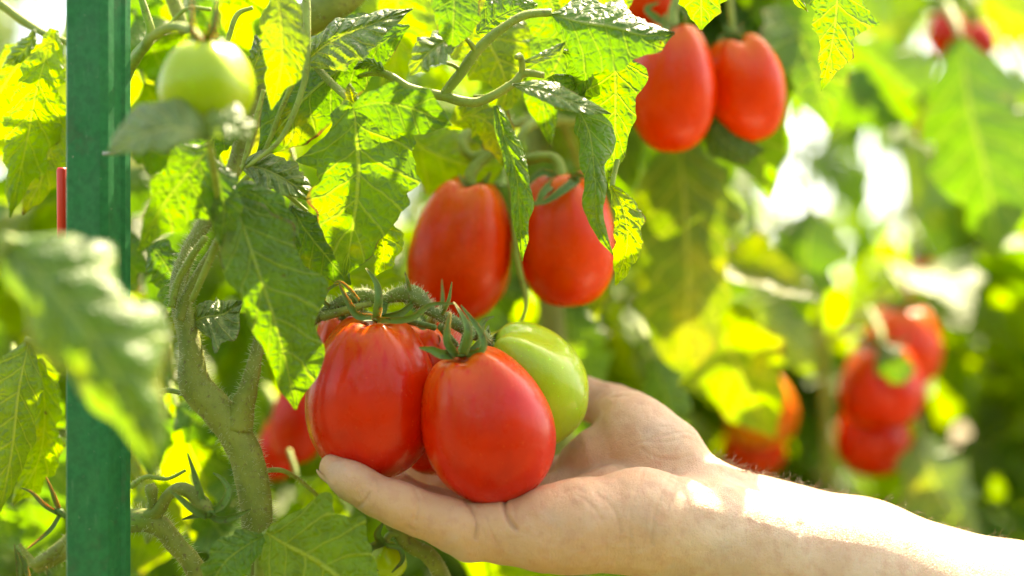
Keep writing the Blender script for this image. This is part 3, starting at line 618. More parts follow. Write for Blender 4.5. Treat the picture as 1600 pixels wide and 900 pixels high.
calyx(t5, (542, 498, .65), 14, [[(540, 498, .648), (520, 490, .644), (505, 500, .642)], [(544, 497, .65), (560, 486, .65), (575, 485, .652)], [(540, 495, .652), (525, 480, .655), (512, 478, .656)]], ped=[(543, 498, .65, 7), (550, 486, .645, 6), (556, 478, .638, 6)], w=7, seed=5)
tr = stem('truss_stem', [(440, 520, .640, 10), (480, 505, .630, 9), (520, 480, .622, 9), (545, 468, .619, 11), (575, 463, .618, 12), (596, 468, .617, 8), (618, 462, .617, 11), (640, 459, .617, 15), (658, 470, .616, 14), (672, 484, .615, 9), (690, 494, .614, 9), (715, 506, .612, 11), (735, 520, .612, 9), (750, 524, .612, 11), (764, 532, .615, 7)], plantA, mat=TRUSS, hair=1500, hlen=.0028, seg=14, n=60, seed=31, jit=.25)
stem('truss_branch', [(505, 494, .622, 8), (530, 488, .617, 7), (556, 480, .614, 6), (580, 474, .616, 5)], tr, hair=120, hlen=.0014, seed=32)
stem('truss_branch', [(690, 510, .617, 7), (700, 525, .622, 6), (712, 540, .626, 6)], tr, mat=SEP, hair=60, seed=33)
stem('truss_branch', [(560, 490, .628, 5), (620, 498, .628, 5), (680, 512, .62, 5)], tr, mat=SEP, hair=60, seed=34)

for i, q in enumerate([[(560, 470, .612), (545, 452, .610), (530, 440, .610), (520, 446, .61)], [(640, 455, .612), (636, 440, .610), (632, 424, .610)], [(690, 492, .610), (700, 470, .608), (706, 440, .610)], [(515, 480, .618), (505, 470, .616), (512, 452, .616), (538, 440, .618)]]):
    sepal(tr, q, 4.5, seed=300 + i)
# ---- tomatoes hanging just behind, from plant B
pB_org = P(905, 450, .80); pB_org.z = 0
plantB = empty('tomato_plant', pB_org, 'tomato plant behind the hand carrying the hanging trusses of red fruit at the centre', 'tomato plant')
GB = 'ripe tomatoes hanging on the plant behind the hand'
t7 = tomato((736, 290, .688), (704, 498, .700), 162, TO, 'pear shaped red tomato hanging left of the narrow curled leaf', GB, full=.76, rib=.04, nr=4, ph=2.2, egg=.09, waist=.0)
calyx(t7, (738, 292, .686), 16, [[(732, 292, .682), (722, 284, .68), (716, 272, .68)], [(742, 292, .682), (756, 284, .68), (766, 268, .68)], [(738, 293, .68), (748, 300, .678), (752, 290, .676)]], ped=[(736, 296, .686, 10), (735, 275, .686, 9), (748, 255, .688, 9), (775, 235, .69, 8), (800, 225, .692, 7)], w=7, seed=6)
t7b = tomato((762, 330, .735), (752, 478, .735), 80, TO, 'red tomato tucked behind the pear shaped one, only its edge in view', GB, rib=.05)
t8 = tomato((880, 278, .690), (892, 478, .698), 150, TO, 'red tomato hanging right of the narrow curled leaf, its top behind green sepals', GB, full=.74, rib=.04, nr=4, ph=.5, egg=.04, waist=.0)
calyx(t8, (876, 280, .686), 18, [[(872, 282, .682), (850, 300, .674), (838, 318, .672), (826, 312, .672)], [(880, 284, .682), (900, 284, .676), (880, 300, .67), (850, 318, .668), (832, 316, .668)], [(870, 280, .684), (850, 270, .682), (832, 280, .68), (820, 296, .68)], [(884, 280, .684), (905, 272, .682), (920, 278, .682)]], ped=[(878, 282, .688, 9), (876, 262, .69, 9), (862, 246, .692, 8), (830, 248, .695, 8), (815, 255, .70, 7)], w=9, seed=7)
t8b = tomato((848, 282, .735), (842, 380, .735), 74, TP, 'small orange tomato peeping out above the right hanging tomato', GB, rib=.06)
t9 = tomato((1052, 46, .715), (1050, 238, .725), 136, TO, 'large red tomato at the top, overlapped at its left by leaves', GB, full=.78, rib=.03, nr=5, ph=1.0, egg=.0)
calyx(t9, (1052, 44, .713), 18, [[(1048, 44, .708), (1025, 30, .70), (1010, 14, .70), (1030, 4, .70)], [(1056, 44, .708), (1070, 26, .704), (1056, 6, .704)], [(1050, 46, .706), (1036, 40, .70), (1040, 20, .70)]], ped=[(1052, 46, .713, 9), (1052, 20, .714, 8), (1060, -10, .716, 8), (1070, -80, .72, 8)], w=8, seed=8)
t10 = tomato((1150, 64, .735), (1178, 220, .75), 126, TO, 'red tomato hanging at the top right of the pair, in front of the white sky', GB, full=.76, rib=.03, nr=5, ph=2.4, egg=-.03)
calyx(t10, (1148, 62, .733), 14, [[(1146, 62, .73), (1130, 58, .728), (1120, 66, .727)], [(1152, 62, .73), (1156, 50, .728), (1158, 34, .728)], [(1150, 62, .73), (1140, 50, .728), (1130, 40, .728)]], ped=[(1148, 62, .733, 7), (1144, 40, .732, 6), (1140, 0, .73, 6), (1130, -80, .73, 6)], w=7, seed=9)
t11 = tomato((1008, -70, .74), (1014, 40, .74), 90, TO, 'red tomato cut off by the top edge above the large one', GB)
V, F = tube_geo([Vector((pB_org.x + .03 * math.sin(z * 3), pB_org.y + .02 * math.cos(z * 4), z)) for z in np.linspace(-.02, 1.75, 60)], [.007] * 60, 14, .03, jit=.12); mk('main_stem', V, F, STEM, plantB)
stem('truss_stem', [(905, 260, .79, 8), (870, 185, .74, 9), (800, 195, .71, 9), (760, 200, .70, 9), (735, 205, .695, 9), (722, 225, .69, 8), (738, 245, .69, 7), (770, 232, .69, 6)], plantB, mat=STEMG, hair=60)
stem('truss_stem', [(815, 255, .70, 7), (810, 220, .70, 7), (840, 190, .71, 8), (900, 190, .73, 8)], plantB, mat=STEMG)
stem('truss_stem', [(1070, -80, .72, 8), (1000, -100, .76, 9), (930, 0, .80, 9)], plantB, mat=STEMG)
stem('truss_stem', [(1130, -80, .73, 6), (1060, -110, .74, 8), (1000, -100, .76, 8)], plantB, mat=STEMG)
stem('shoot', [(790, 230, .69, 5), (800, 300, .685, 5), (808, 400, .68, 5), (822, 470, .68, 4), (812, 510, .68, 3)], plantB, mat=STEMG)
def leafB(mids):
    for a in mids:
        a0 = a[0][0]
        o = stem('leaf', [(a0[0] - 20, a0[1] - 50, a0[2] + .03, 7), (a0[0] - 5, a0[1] - 20, a0[2] + .01, 6), tuple(a0) + (4,)], plantB, mat=STEMG)
        leaflet(o, *a[:4], **a[4])
leafB([
    ([(1060, 215, .82), (1070, 330, .81), (1075, 450, .81), (1060, 600, .82)], [20, 70, 76, 70, 62, 50, 4], [20, 60, 76, 80, 74, 50, 4], LO, dict(seed=80, teeth=.06, fa=10, fb=10)),
    ([(1110, 170, .74), (1120, 205, .735), (1150, 235, .735), (1195, 235, .74)], [6, 30, 34, 26, 2], [6, 24, 26, 20, 2], LG, dict(seed=81, teeth=.04)),
    ([(1268, 330, .95), (1262, 380, .94), (1255, 440, .94), (1240, 500, .95)], [10, 50, 56, 50, 30, 2], [10, 46, 54, 46, 26, 2], LG, dict(seed=82, teeth=.05)),
    ([(1500, 60, .92), (1515, 170, .91), (1540, 270, .91), (1560, 400, .92)], [14, 80, 96, 90, 60, 4], [14, 60, 80, 80, 50, 4], LG, dict(seed=83, teeth=.08)),
    ([(1590, 120, .98), (1600, 220, .97), (1620, 300, .97), (1640, 400, .98)], [14, 80, 96, 90, 60, 4], [14, 60, 80, 80, 50, 4], LM, dict(seed=84, teeth=.08)),
    ([(900, 460, .85), (890, 500, .84), (900, 560, .84), (940, 620, .85)], [10, 50, 60, 50, 4], [10, 50, 50, 40, 4], LM, dict(seed=85, teeth=.06)),
    ([(1020, 560, .80), (1035, 600, .795), (1045, 640, .795), (1050, 700, .80)], [8, 30, 34, 26, 2], [8, 30, 34, 26, 2], LM, dict(seed=86)),
    ([(1130, 520, .95), (1190, 500, .94), (1240, 540, .94), (1270, 590, .95)], [6, 30, 40, 36, 2], [6, 34, 40, 34, 2], LP, dict(seed=87)),
    ([(640, 560, .80), (560, 560, .795), (500, 600, .795), (440, 660, .80)], [8, 50, 50, 40, 4], [8, 50, 50, 40, 4], LM, dict(seed=88)),
    ([(700, 850, .80), (800, 880, .795), (900, 900, .795), (1050, 960, .80)], [8, 50, 60, 50, 4], [8, 50, 50, 40, 4], LL, dict(seed=89)),
    ([(1330, 60, 1.0), (1400, 120, .99), (1440, 160, .99), (1480, 210, 1.0)], [10, 40, 56, 50, 4], [10, 50, 60, 50, 4], LM, dict(seed=90)),
    ([(1235, 120, 1.0), (1300, 135, .99), (1360, 170, .99), (1420, 190, 1.0)], [10, 36, 44, 40, 4], [10, 34, 40, 34, 4], LG, dict(seed=93, teeth=.08)),
    ([(1340, -40, 1.1), (1350, 20, 1.09), (1345, 80, 1.09), (1330, 130, 1.1)], [10, 40, 46, 36, 4], [10, 40, 50, 40, 4], LM, dict(seed=94, teeth=.08)),
    ([(1560, -60, 1.1), (1565, 0, 1.09), (1570, 50, 1.09), (1580, 90, 1.1)], [10, 44, 50, 36, 4], [10, 40, 50, 40, 4], LY, dict(seed=95, teeth=.08)),
    ([(1380, 540, .93), (1390, 560, .92), (1405, 575, .92), (1432, 578, .93)], [6, 24, 26, 20, 2], [6, 24, 28, 22, 2], LG, dict(seed=91, fa=-10, fb=10)),
    ([(1440, 680, .95), (1450, 730, .94), (1480, 790, .94), (1530, 850, .95)], [10, 50, 56, 50, 30, 2], [10, 46, 54, 46, 26, 2], LP, dict(seed=92, teeth=.05)),
])
# green tomato, top left, and its truss
t12 = tomato((318, 66, 0.530), (324, 205, 0.534), 150, TG, 'unripe green tomato hanging beside the green post at the upper left', None, rib=.06, nr=5, ph=.9, egg=.02, dip=.03)
calyx(t12, (316, 66, 0.529), 18, [[(312, 66, 00.526), (299, 55, 00.522), (297, 30, 00.522), (299, -6, 00.525)], [(320, 66, 00.526), (330, 50, 00.522), (337, 25, 00.522), (338, -2, 00.525)], [(310, 64, 00.532), (296, 60, 00.536), (288, 66, 0.562)], [(322, 63, 00.534), (345, 60, 00.538), (352, 66, 0.562)]], ped=[(314, 66, 00.531, 7), (300, 48, 00.535, 7), (270, 42, 0.562, 8), (238, 58, 0.572, 8), (225, 75, .60, 8), (205, 100, .62, 9)], w=8, seed=12)
stem('side_stem', [(190, 130, .63, 10), (215, 85, .62, 9), (235, 55, .612, 7), (228, 20, .61, 6), (215, -20, .61, 5)], plantA, mat=STEMG, hair=50)
stem('side_stem', [(290, 50, .66, 9), (278, 20, .66, 11), (262, -20, .66, 11)], plantA, hair=60)
stem('side_stem', [(232, 70, .63, 4), (250, 55, .64, 3), (290, 15, .64, 3), (330, 15, .64, 3)], plantA, mat=STEMG)
stem('side_stem', [(350, 85, .60, 4), (360, 50, .60, 4), (372, 22, .60, 4), (395, 12, .60, 3)], plantA, mat=STEMG)
stem('side_stem', [(378, 265, .60, 3), (390, 220, .60, 4), (400, 185, .60, 4), (412, 140, .60, 3)], plantA, mat=STEMG, hair=20)
stem('side_stem', [(385, 262, .598, 3), (440, 215, .60, 4), (475, 130, .603, 5), (480, 60, .605, 6), (478, -20, .61, 7)], plantA, mat=STEMG)
# young truss under the hand
stem('side_stem', [(600, 800, .64, 12), (640, 850, .64, 12), (672, 870, .64, 13), (700, 920, .64, 13)], plantA, hair=120)
t13 = tomato((598, 850, .64), (610, 905, .642), 60, TG, 'tiny unripe green tomato half hidden below the wrist side of the little finger', None, rib=.05)
calyx(t13, (600, 850, .638), 10, [[(596, 850, .635), (580, 860, .63), (575, 880, .628), (592, 892, .628)], [(604, 850, .635), (625, 855, .63), (630, 875, .628), (612, 895, .628)], [(600, 850, .636), (590, 835, .634), (600, 815, .634)]], ped=[(600, 850, .638, 6), (610, 835, .638, 5), (625, 835, .638, 5)], w=8, seed=13)
tag(t13, 'tiny unripe green tomato below the little finger, beside the round sunlit leaf')

# ================================================================== THE HAND
def hand():
    D = []
    def vp(px, py, d, r): return np.array([(px - 800) * K * d, (450 - py) * K * d, d, r / 1000.0])
    hx = np.concatenate([np.arange(-.092, .105, .0008), .105 + np.cumsum(np.linspace(.0009, .005, 95))])
    hy = np.concatenate([-(.130 + np.cumsum(np.linspace(.0009, .004, 60)))[::-1], np.arange(-.130, -.028, .0008)])
    hz = np.arange(.570, .738, .0008)
    Fd = np.full((len(hx), len(hy), len(hz)), .05, np.float32)
    def cap(F, a, b, k):
        R = max(a[3], b[3]) + .013
        lo = np.minimum(a[:3], b[:3]) - R; hi = np.maximum(a[:3], b[:3]) + R
        i0, i1 = np.searchsorted(hx, (lo[0], hi[0])); j0, j1 = np.searchsorted(hy, (lo[1], hi[1])); k0, k1 = np.searchsorted(hz, (lo[2], hi[2]))
        if i0 == i1 or j0 == j1 or k0 == k1: return
        X = (hx[i0:i1] - a[0]).astype(np.float32)[:, None, None]; Y = (hy[j0:j1] - a[1]).astype(np.float32)[None, :, None]; Z = (hz[k0:k1] - a[2]).astype(np.float32)[None, None, :]
        ba = (b - a)[:3]; L = float(ba @ ba) + 1e-12
        t = np.clip((X * ba[0] + Y * ba[1] + Z * ba[2]) / L, 0, 1)
        d = np.sqrt((X - t * ba[0]) ** 2 + (Y - t * ba[1]) ** 2 + (Z - t * ba[2]) ** 2) - (a[3] + (b[3] - a[3]) * t)
        S = F[i0:i1, j0:j1, k0:k1]
        h = np.clip(.5 + .5 * (S - d) / k, 0, 1)
        F[i0:i1, j0:j1, k0:k1] = S * (1 - h) + d * h - k * h * (1 - h)
    def chain(F, pts, k):
        q = [vp(*p) for p in pts]
        for a, b in zip(q, q[1:]): cap(F, a, b, k)
    # palm and forearm
    chain(Fd, [(1110, 838, .614, 22.5), (1350, 905, .612, 27), (1600, 992, .612, 33), (2150, 1150, .62, 44)], .012)
    chain(Fd, [(1112, 790, .640, 19.5), (1350, 874, .645, 24.5), (1600, 964, .645, 31), (2150, 1120, .645, 42)], .012)
    chain(Fd, [(790, 831, .602, 12.6), (850, 828, .599, 16.5), (905, 822, .600, 18.6), (1000, 815, .606, 21.5), (1110, 838, .614, 22.5)], .007)
    chain(Fd, [(850, 800, .628, 11.5), (960, 785, .634, 15), (1100, 800, .635, 20)], .007)
    chain(Fd, [(860, 775, .648, 10), (940, 750, .655, 13), (1040, 760, .645, 18)], .007)
    chain(Fd, [(880, 742, .668, 9), (930, 712, .668, 10), (1010, 700, .655, 16)], .006)
    chain(Fd, [(1075, 768, .640, 18), (1036, 716, .645, 18), (990, 674, .652, 16.5), (965, 645, .668, 12)], .006)
    chain(Fd, [(990, 690, .648, 14), (930, 706, .650, 10), (898, 722, .654, 8)], .005)
    fingers = {
        'thumb': [(985, 652, .668, 13), (962, 640, .680, 11.6), (915, 622, .692, 10.2), (880, 610, .699, 9.8), (850, 600, .704, 7.6)],
        'little': [(800, 831, .602, 13), (735, 834, .600, 11.0), (700, 819, .598, 9.9), (655, 802, .597, 9.3), (622, 789, .597, 8.6), (588, 775, .597, 8.0), (556, 755, .598, 7.7), (521, 732, .600, 6.2)],
        'ring': [(850, 810, .622, 12), (790, 808, .628, 10.5), (735, 803, .632, 9.6), (668, 790, .640, 8.6), (618, 765, .652, 8.0), (588, 736, .664, 6.8)],
        'middle': [(870, 785, .648, 11), (800, 785, .656, 10), (765, 778, .660, 9.6), (700, 765, .672, 8.8), (655, 735, .684, 8.2), (625, 700, .694, 6.8)],
        'index': [(890, 750, .668, 10.5), (800, 740, .684, 9.6), (735, 722, .697, 8.8), (700, 694, .706, 8.0), (678, 664, .712, 6.8)]}
    for nme, pts in fingers.items(): chain(Fd, pts, .0028 if nme != 'little' else .004)
    # finger pads: fuller flesh between the creases
    for a, b in [((548, 750, .595, 7.6), (540, 746, .595, 7.4)), ((612, 782, .594, 8.0), (630, 790, .594, 8.4)), ((690, 812, .595, 9.2), (712, 820, .595, 9.8)), ((765, 822, .598, 10.5), (780, 822, .598, 10.5))]:
        cap(Fd, vp(*a), vp(*b), .003)
    # surface nets
    S = Fd < 0
    c = S[:-1, :-1, :-1].astype(np.uint8)
    tot = sum(S[a:S.shape[0] - 1 + a, b:S.shape[1] - 1 + b, e:S.shape[2] - 1 + e].astype(np.uint8) for a in (0, 1) for b in (0, 1) for e in (0, 1))
    act = (tot > 0) & (tot < 8); ids = np.argwhere(act); idx = np.full(act.shape, -1, np.int32); idx[act] = np.arange(len(ids))
    acc = np.zeros((len(ids), 3)); cnt = np.zeros(len(ids)); H = (hx, hy, hz)
    corners = [(a, b, e) for a in (0, 1) for b in (0, 1) for e in (0, 1)]
    for p in corners:
        for ax in range(3):
            if p[ax]: continue
            q = list(p); q[ax] = 1
            A = ids + p; B = ids + q
            fa = Fd[A[:, 0], A[:, 1], A[:, 2]]; fb = Fd[B[:, 0], B[:, 1], B[:, 2]]
            m = (fa < 0) != (fb < 0); t = np.where(m, fa / np.where(m, fa - fb, 1), 0)
            pa = np.stack([H[i][A[:, i]] for i in range(3)], 1); pb = np.stack([H[i][B[:, i]] for i in range(3)], 1)
            acc += np.where(m[:, None], pa + (pb - pa) * t[:, None], 0); cnt += m
    VV = acc / cnt[:, None]
    quads = []
    for ax in range(3):
        o1, o2 = [(1, 2), (2, 0), (0, 1)][ax]
        sl0 = [slice(None)] * 3; sl1 = [slice(None)] * 3; sl0[ax] = slice(0, -1); sl1[ax] = slice(1, None)
        s0, s1 = S[tuple(sl0)], S[tuple(sl1)]
        e = np.argwhere(s0 != s1)
        ok = (e[:, o1] > 0) & (e[:, o2] > 0) & (e[:, o1] < S.shape[o1] - 1) & (e[:, o2] < S.shape[o2] - 1); e = e[ok]
        sgn = s0[e[:, 0], e[:, 1], e[:, 2]]
        def cell(d1, d2):
            x = e.copy(); x[:, o1] += d1; x[:, o2] += d2; return idx[x[:, 0], x[:, 1], x[:, 2]]
        q = np.stack([cell(-1, -1), cell(0, -1), cell(0, 0), cell(-1, 0)], 1)
        q[~sgn] = q[~sgn][:, ::-1]; quads.append(q)
    Q = np.concatenate(quads); Q = Q[(Q >= 0).all(1)]
    # smoothing along edges
    ea = np.concatenate([Q[:, 0], Q[:, 1], Q[:, 2], Q[:, 3]]); eb = np.concatenate([Q[:, 1], Q[:, 2], Q[:, 3], Q[:, 0]])
    n = len(VV); deg = np.bincount(ea, minlength=n) + np.bincount(eb, minlength=n)
    for _ in range(7):
        m = np.stack([np.bincount(ea, VV[eb, i], n) + np.bincount(eb, VV[ea, i], n) for i in range(3)], 1) / np.maximum(deg, 1)[:, None]
        VV = VV * .4 + m * .6
    def normals():
        fn = np.cross(VV[Q[:, 2]] - VV[Q[:, 0]], VV[Q[:, 3]] - VV[Q[:, 1]]); N_ = np.zeros((n, 3))
        for i in range(3): N_ += np.stack([np.bincount(Q[:, i], fn[:, k], n) for k in range(3)], 1)
        return N_ / (np.linalg.norm(N_, axis=1)[:, None] + 1e-12)
    NN = normals()
    # outward check
    if np.mean(NN[:, 1] * (VV[:, 1] - VV[:, 1].mean())) < 0: Q = Q[:, ::-1]; NN = -NN
    px = 800 + VV[:, 0] / (K * VV[:, 2]); py = 450 - VV[:, 1] / (K * VV[:, 2])
    front = np.clip((-NN[:, 2]) * 3 + .6, 0, 1)
    disp = np.zeros(n); crz = np.zeros(n)
    creases = [  # polyline px, depth mm, half width px, fade by depth limit
        ([(583, 742), (590, 756), (590, 768)], .35, 3.0), ([(560, 790), (570, 782), (577, 770)], .7, 2.6), ([(575, 800), (583, 790)], .3, 2.2),
        ([(648, 765), (655, 782), (654, 800), (650, 812)], .45, 3.2), ([(661, 770), (666, 788)], .25, 2.5), ([(634, 822), (645, 828), (652, 826)], .4, 2.2),
        ([(727, 782), (738, 798), (744, 818), (742, 840)], .9, 3.0), ([(750, 792), (757, 806)], .25, 2.5), ([(760, 808), (768, 830), (778, 852)], .40, 2.2), ([(753, 822), (760, 842)], .25, 2.0),
        ([(796, 765), (789, 782), (790, 800), (798, 816), (806, 826)], 1.7, 4.0), ([(802, 790), (806, 808)], .3, 2.4), ([(812, 830), (835, 838)], .25, 2.6),
        ([(905, 775), (925, 790), (940, 812)], .35, 3.0), ([(930, 770), (950, 785), (965, 808), (970, 830)], .35, 3.2), ([(880, 770), (900, 764), (915, 770)], .3, 3),
        ([(1012, 716), (1003, 740), (992, 775), (985, 820), (985, 860)], .30, 3.0), ([(1052, 735), (1040, 760), (1024, 800), (1018, 850)], .42, 3.2), ([(1060, 745), (1052, 770), (1042, 800)], .28, 2.8),
        ([(1002, 700), (1020, 712), (1050, 718), (1080, 712)], .35, 3.0), ([(985, 697), (1020, 685), (1055, 676), (1080, 676)], .30, 2.2), ([(1030, 667), (1055, 666), (1082, 672)], .25, 1.8),
        ([(1040, 672), (1062, 670), (1086, 680)], .22, 1.8), ([(955, 622), (972, 618), (1000, 616), (1022, 622)], .28, 2.2), ([(1010, 690), (1040, 690), (1070, 684)], .22, 2.0)]
    for pl, dep, wd in creases:
        pl = spl(pl, 14); best = np.full(n, 1e9)
        for a, b in zip(pl, pl[1:]):
            ab = b - a; t = np.clip(((px - a[0]) * ab[0] + (py - a[1]) * ab[1]) / (ab @ ab + 1e-9), 0, 1)
            endf = 0
            best = np.minimum(best, (px - a[0] - t * ab[0]) ** 2 + (py - a[1] - t * ab[1]) ** 2)
        g_ = np.exp(-best / (2 * wd * wd * .55)) * front; g2 = np.exp(-best / (2 * (wd * 3) ** 2)) * front
        disp += -dep * .72 * g_ / 1000 + dep * .35 * (g2 - g_) / 1000; crz = np.maximum(crz, np.exp(-best / (2 * (wd * .5) ** 2)) * front * min(1, dep * 1.1))
    near = px < 1250
    for i in np.nonzero(near)[0]:
        v = Vector(VV[i]); disp[i] += .00055 * noise.noise(v * 95) + .00022 * noise.noise(v * 260)
    # tendons and veins of the forearm
    for i in np.nonzero(~near)[0]: disp[i] += .0008 * noise.noise(Vector((VV[i][0] * 14, VV[i][1] * 50, VV[i][2] * 50)))
    VV = VV + NN * disp[:, None]
    W = np.array(CAM)[None] + VV[:, :1] * np.array(RX)[None] + VV[:, 1:2] * np.array(UP)[None] + VV[:, 2:] * np.array(FW)[None]
    org = W[np.argmax(px)].copy(); me = bpy.data.meshes.new('person')
    W -= org
    me.vertices.add(n); me.vertices.foreach_set('co', W.astype(np.float32).ravel()); me.loops.add(len(Q) * 4); me.loops.foreach_set('vertex_index', Q.astype(np.int32).ravel())
    me.polygons.add(len(Q)); me.polygons.foreach_set('loop_start', np.arange(0, len(Q) * 4, 4, dtype=np.int32)); me.polygons.foreach_set('use_smooth', np.ones(len(Q), bool)); me.update(calc_edges=True); me.validate()
    red = np.zeros(n)
    for nme, pts in fingers.items():
        for k_, p in enumerate(pts[1:]):
            q = vp(*p); tipw = 1.0 if k_ == len(pts) - 2 else .45
            red = np.maximum(red, tipw * np.exp(-((VV - q[:3]) ** 2).sum(1) / (2 * .010 ** 2)))
    for p, a_ in (((830, 800, .59, 0), .6), ((900, 800, .585, 0), .55), ((960, 770, .59, 0), .5), ((880, 740, .66, 0), .7), ((910, 680, .65, 0), .4)):
        q = vp(*p); red = np.maximum(red, a_ * np.exp(-((VV - q[:3]) ** 2).sum(1) / (2 * .016 ** 2)))
    red = np.maximum(red, .72 * np.clip((1130 - px) / 240, 0, 1))
    for nm, arr in (('red', red), ('crease', crz)):
        at = me.attributes.new(nm, 'FLOAT', 'POINT'); at.data.foreach_set('value', arr.astype(np.float32))
    me.materials.append(SKIN)
    o = bpy.data.objects.new('person', me); COL.objects.link(o); o.location = org
    tag(o, 'bare right hand, palm up, and forearm reaching in from the right to hold the tomatoes', 'person')
    # nails on the back of each fingertip
    tow = lambda q: CAM + RX * q[0] + UP * q[1] + FW * q[2]
    for nme, pts in fingers.items():
        a = vp(*pts[-2]); b = vp(*pts[-1]); A, B = Vector(tow(a)), Vector(tow(b)); ax = (B - A).normalized()
        pad = {'thumb': (-.1, .2, -1)}.get(nme, (.15, 1, .05)); pad = RX * pad[0] + UP * pad[1] + FW * pad[2]
        dn = -(pad - ax * pad.dot(ax)).normalized(); sd_ = ax.cross(dn); V = []; r = b[3]
        for i in range(9):
            for j in range(9):
                s = -.9 + 1.75 * i / 8; th = (-1 + 2 * j / 8) * .95 * (1 - .12 * max(0, s) ** 3)
                rr = (b[3] if s > 0 else b[3] + (a[3] - b[3]) * min(1, -s * r / (B - A).length)) * 1.0
                if s > 0: rr *= math.sqrt(max(0, 1 - (s / 1.25) ** 2)) * .9 + .1
                V.append(B + ax * s * r + (dn * math.cos(th) + sd_ * math.sin(th)) * (rr + .00035))
        mk('fingernail', V, gridf(9, 9), NAIL, o)
    # arm hair along the upper edge
    rg = random.Random(4); upm = np.nonzero((px > 1112) & (px < 1750) & (NN[:, 1] > .3))[0]
    bins = (px / 4).astype(int); top = np.full(bins.max() + 1, 1e9); np.minimum.at(top, bins, py); upm = upm[py[upm] < top[bins[upm]] + np.where(px[upm] < 1340, 5, 3)]
    V, F = [], []
    along = Vector(tow(vp(1600, 900, .63, 1))) - Vector(tow(vp(1100, 760, .63, 1))); along.normalize()
    wts = 1.0 / (1 + np.maximum(0, (px[upm] - 1180)) / 150.0); wts *= np.maximum(hx[1] * 0 + 1, 1); 
    for _ in range(340):
        i = upm[rg.randrange(len(upm))]
        if rg.random() > (1.0 if px[i] < 1340 else .45): continue
        p = Vector(W[i] + org); nr = RX * NN[i][0] + UP * NN[i][1] + FW * NN[i][2]
        L = rg.uniform(.005, .012); dr = (along * rg.uniform(-.2, 1.1) + nr * rg.uniform(.25, .7) + FW * rg.uniform(-.3, .4)).normalized()
        s1 = dr.orthogonal().normalized() * .00007; s2 = dr.cross(s1).normalized() * .00007; k = len(V); q = p - nr * .0003
        for t, f in ((0, 1), (.35, .9), (.7, .6)):
            c = q + dr * L * t - nr * L * .28 * t * t; V += [c + s1 * f, c - s1 * f * .5 + s2 * f * .87, c - s1 * f * .5 - s2 * f * .87]
        V.append(q + dr * L - nr * L * .4)
        for b0 in (0, 3): F += [(k + b0 + j, k + b0 + (j + 1) % 3, k + b0 + 3 + (j + 1) % 3, k + b0 + 3 + j) for j in range(3)]
        F += [(k + 6, k + 7, k + 9), (k + 7, k + 8, k + 9), (k + 8, k + 6, k + 9)]
    tag(mk('arm_hair', V, F, AHAIR, o), kind='stuff')
hand()

# ================================================================== BACKGROUND PLANTS
def blade(V, F, UVs, M, L, wd, droop, seed, nu=13, nv=7):
    rg = random.Random(seed); off = len(V); p1, p2 = rg.random() * 6, rg.random() * 6
    for i in range(nu):
        u = i / (nu - 1); wu = wd * (math.sin(math.pi * u ** .8) ** .8 * (1 - .35 * u) + .02) * (1 + .16 * math.sin(u * 19 + p1))
        ang = droop * u; x = L * (math.sin(ang) / droop if droop else u); z = -L * (1 - math.cos(ang)) / droop if droop else 0
        for j in range(nv):
            v = -1 + 2 * j / (nv - 1)
            q = Vector((x, v * wu, z + abs(v) * wu * .35 - .18 * wu * v * v * math.sin(8 * u + p2) + .05 * wu * math.sin(u * 20 + j)))
            V.append(M @ q); UVs.append((u, .5 + v * .5))
    F += gridf(nu, nv, False, off)
def compound(name, mat, seed, parent=None):
    """rachis mesh with five to seven leaflets as children meshes (shared data)"""
    rg = random.Random(seed); L = .20; pts = []
    for t in np.linspace(0, 1, 12): pts.append(Vector((L * t * (1 - .18 * t), .01 * math.sin(3 * t + seed), L * (.12 * t - .42 * t * t))))
    V, F = tube_geo(pts, [.0022 * (1 - .7 * t) for t in np.linspace(0, 1, 12)], 6)
    me = bpy.data.meshes.new(name); me.from_pydata([tuple(v) for v in V], [], F); me.materials.append(STEMG); me.polygons.foreach_set('use_smooth', [True] * len(me.polygons))
    lf = []
    for k, (t, s) in enumerate([(.38, 1), (.42, -1), (.62, 1), (.66, -1), (.84, 1), (.87, -1), (1.0, 0)]):
        p = pts[int(t * 11)]; ln = rg.uniform(.058, .082) * (1.25 if s == 0 else 1); V, F, U = [], [], []
        az = s * math.radians(rg.uniform(50, 80)); M = Matrix.Translation(p) @ Matrix.Rotation(az, 4, 'Z') @ Matrix.Rotation(math.radians(rg.uniform(15, 60) if s else 55), 4, 'Y') @ Matrix.Rotation(rg.uniform(-.5, .5), 4, 'X')
        blade(V, F, U, M, ln, ln * rg.uniform(.26, .36), rg.uniform(.4, 1.2), seed * 10 + k)
        m2 = bpy.data.meshes.new('leaflet'); m2.from_pydata([tuple(v) for v in V], [], F); lay = m2.uv_layers.new(name='UVMap')
        li = np.empty(len(m2.loops), np.int32); m2.loops.foreach_get('vertex_index', li); lay.data.foreach_set('uv', np.asarray(U, np.float32)[li].ravel())
        m2.materials.append(mat); m2.polygons.foreach_set('use_smooth', [True] * len(m2.polygons)); lf.append(m2)
    return me, lf
KINDS = [compound('leaf', m, s) for s, m in ((1, LM), (2, LL), (3, LG), (4, LL), (5, LY), (6, LM), (7, LB), (8, LP))]
CAMI = Matrix((RX, UP, FW))
def proj(p):
    q = CAMI @ (Vector(p) - CAM); return 800 + q.x / (K * q.z), 450 - q.y / (K * q.z), q.z
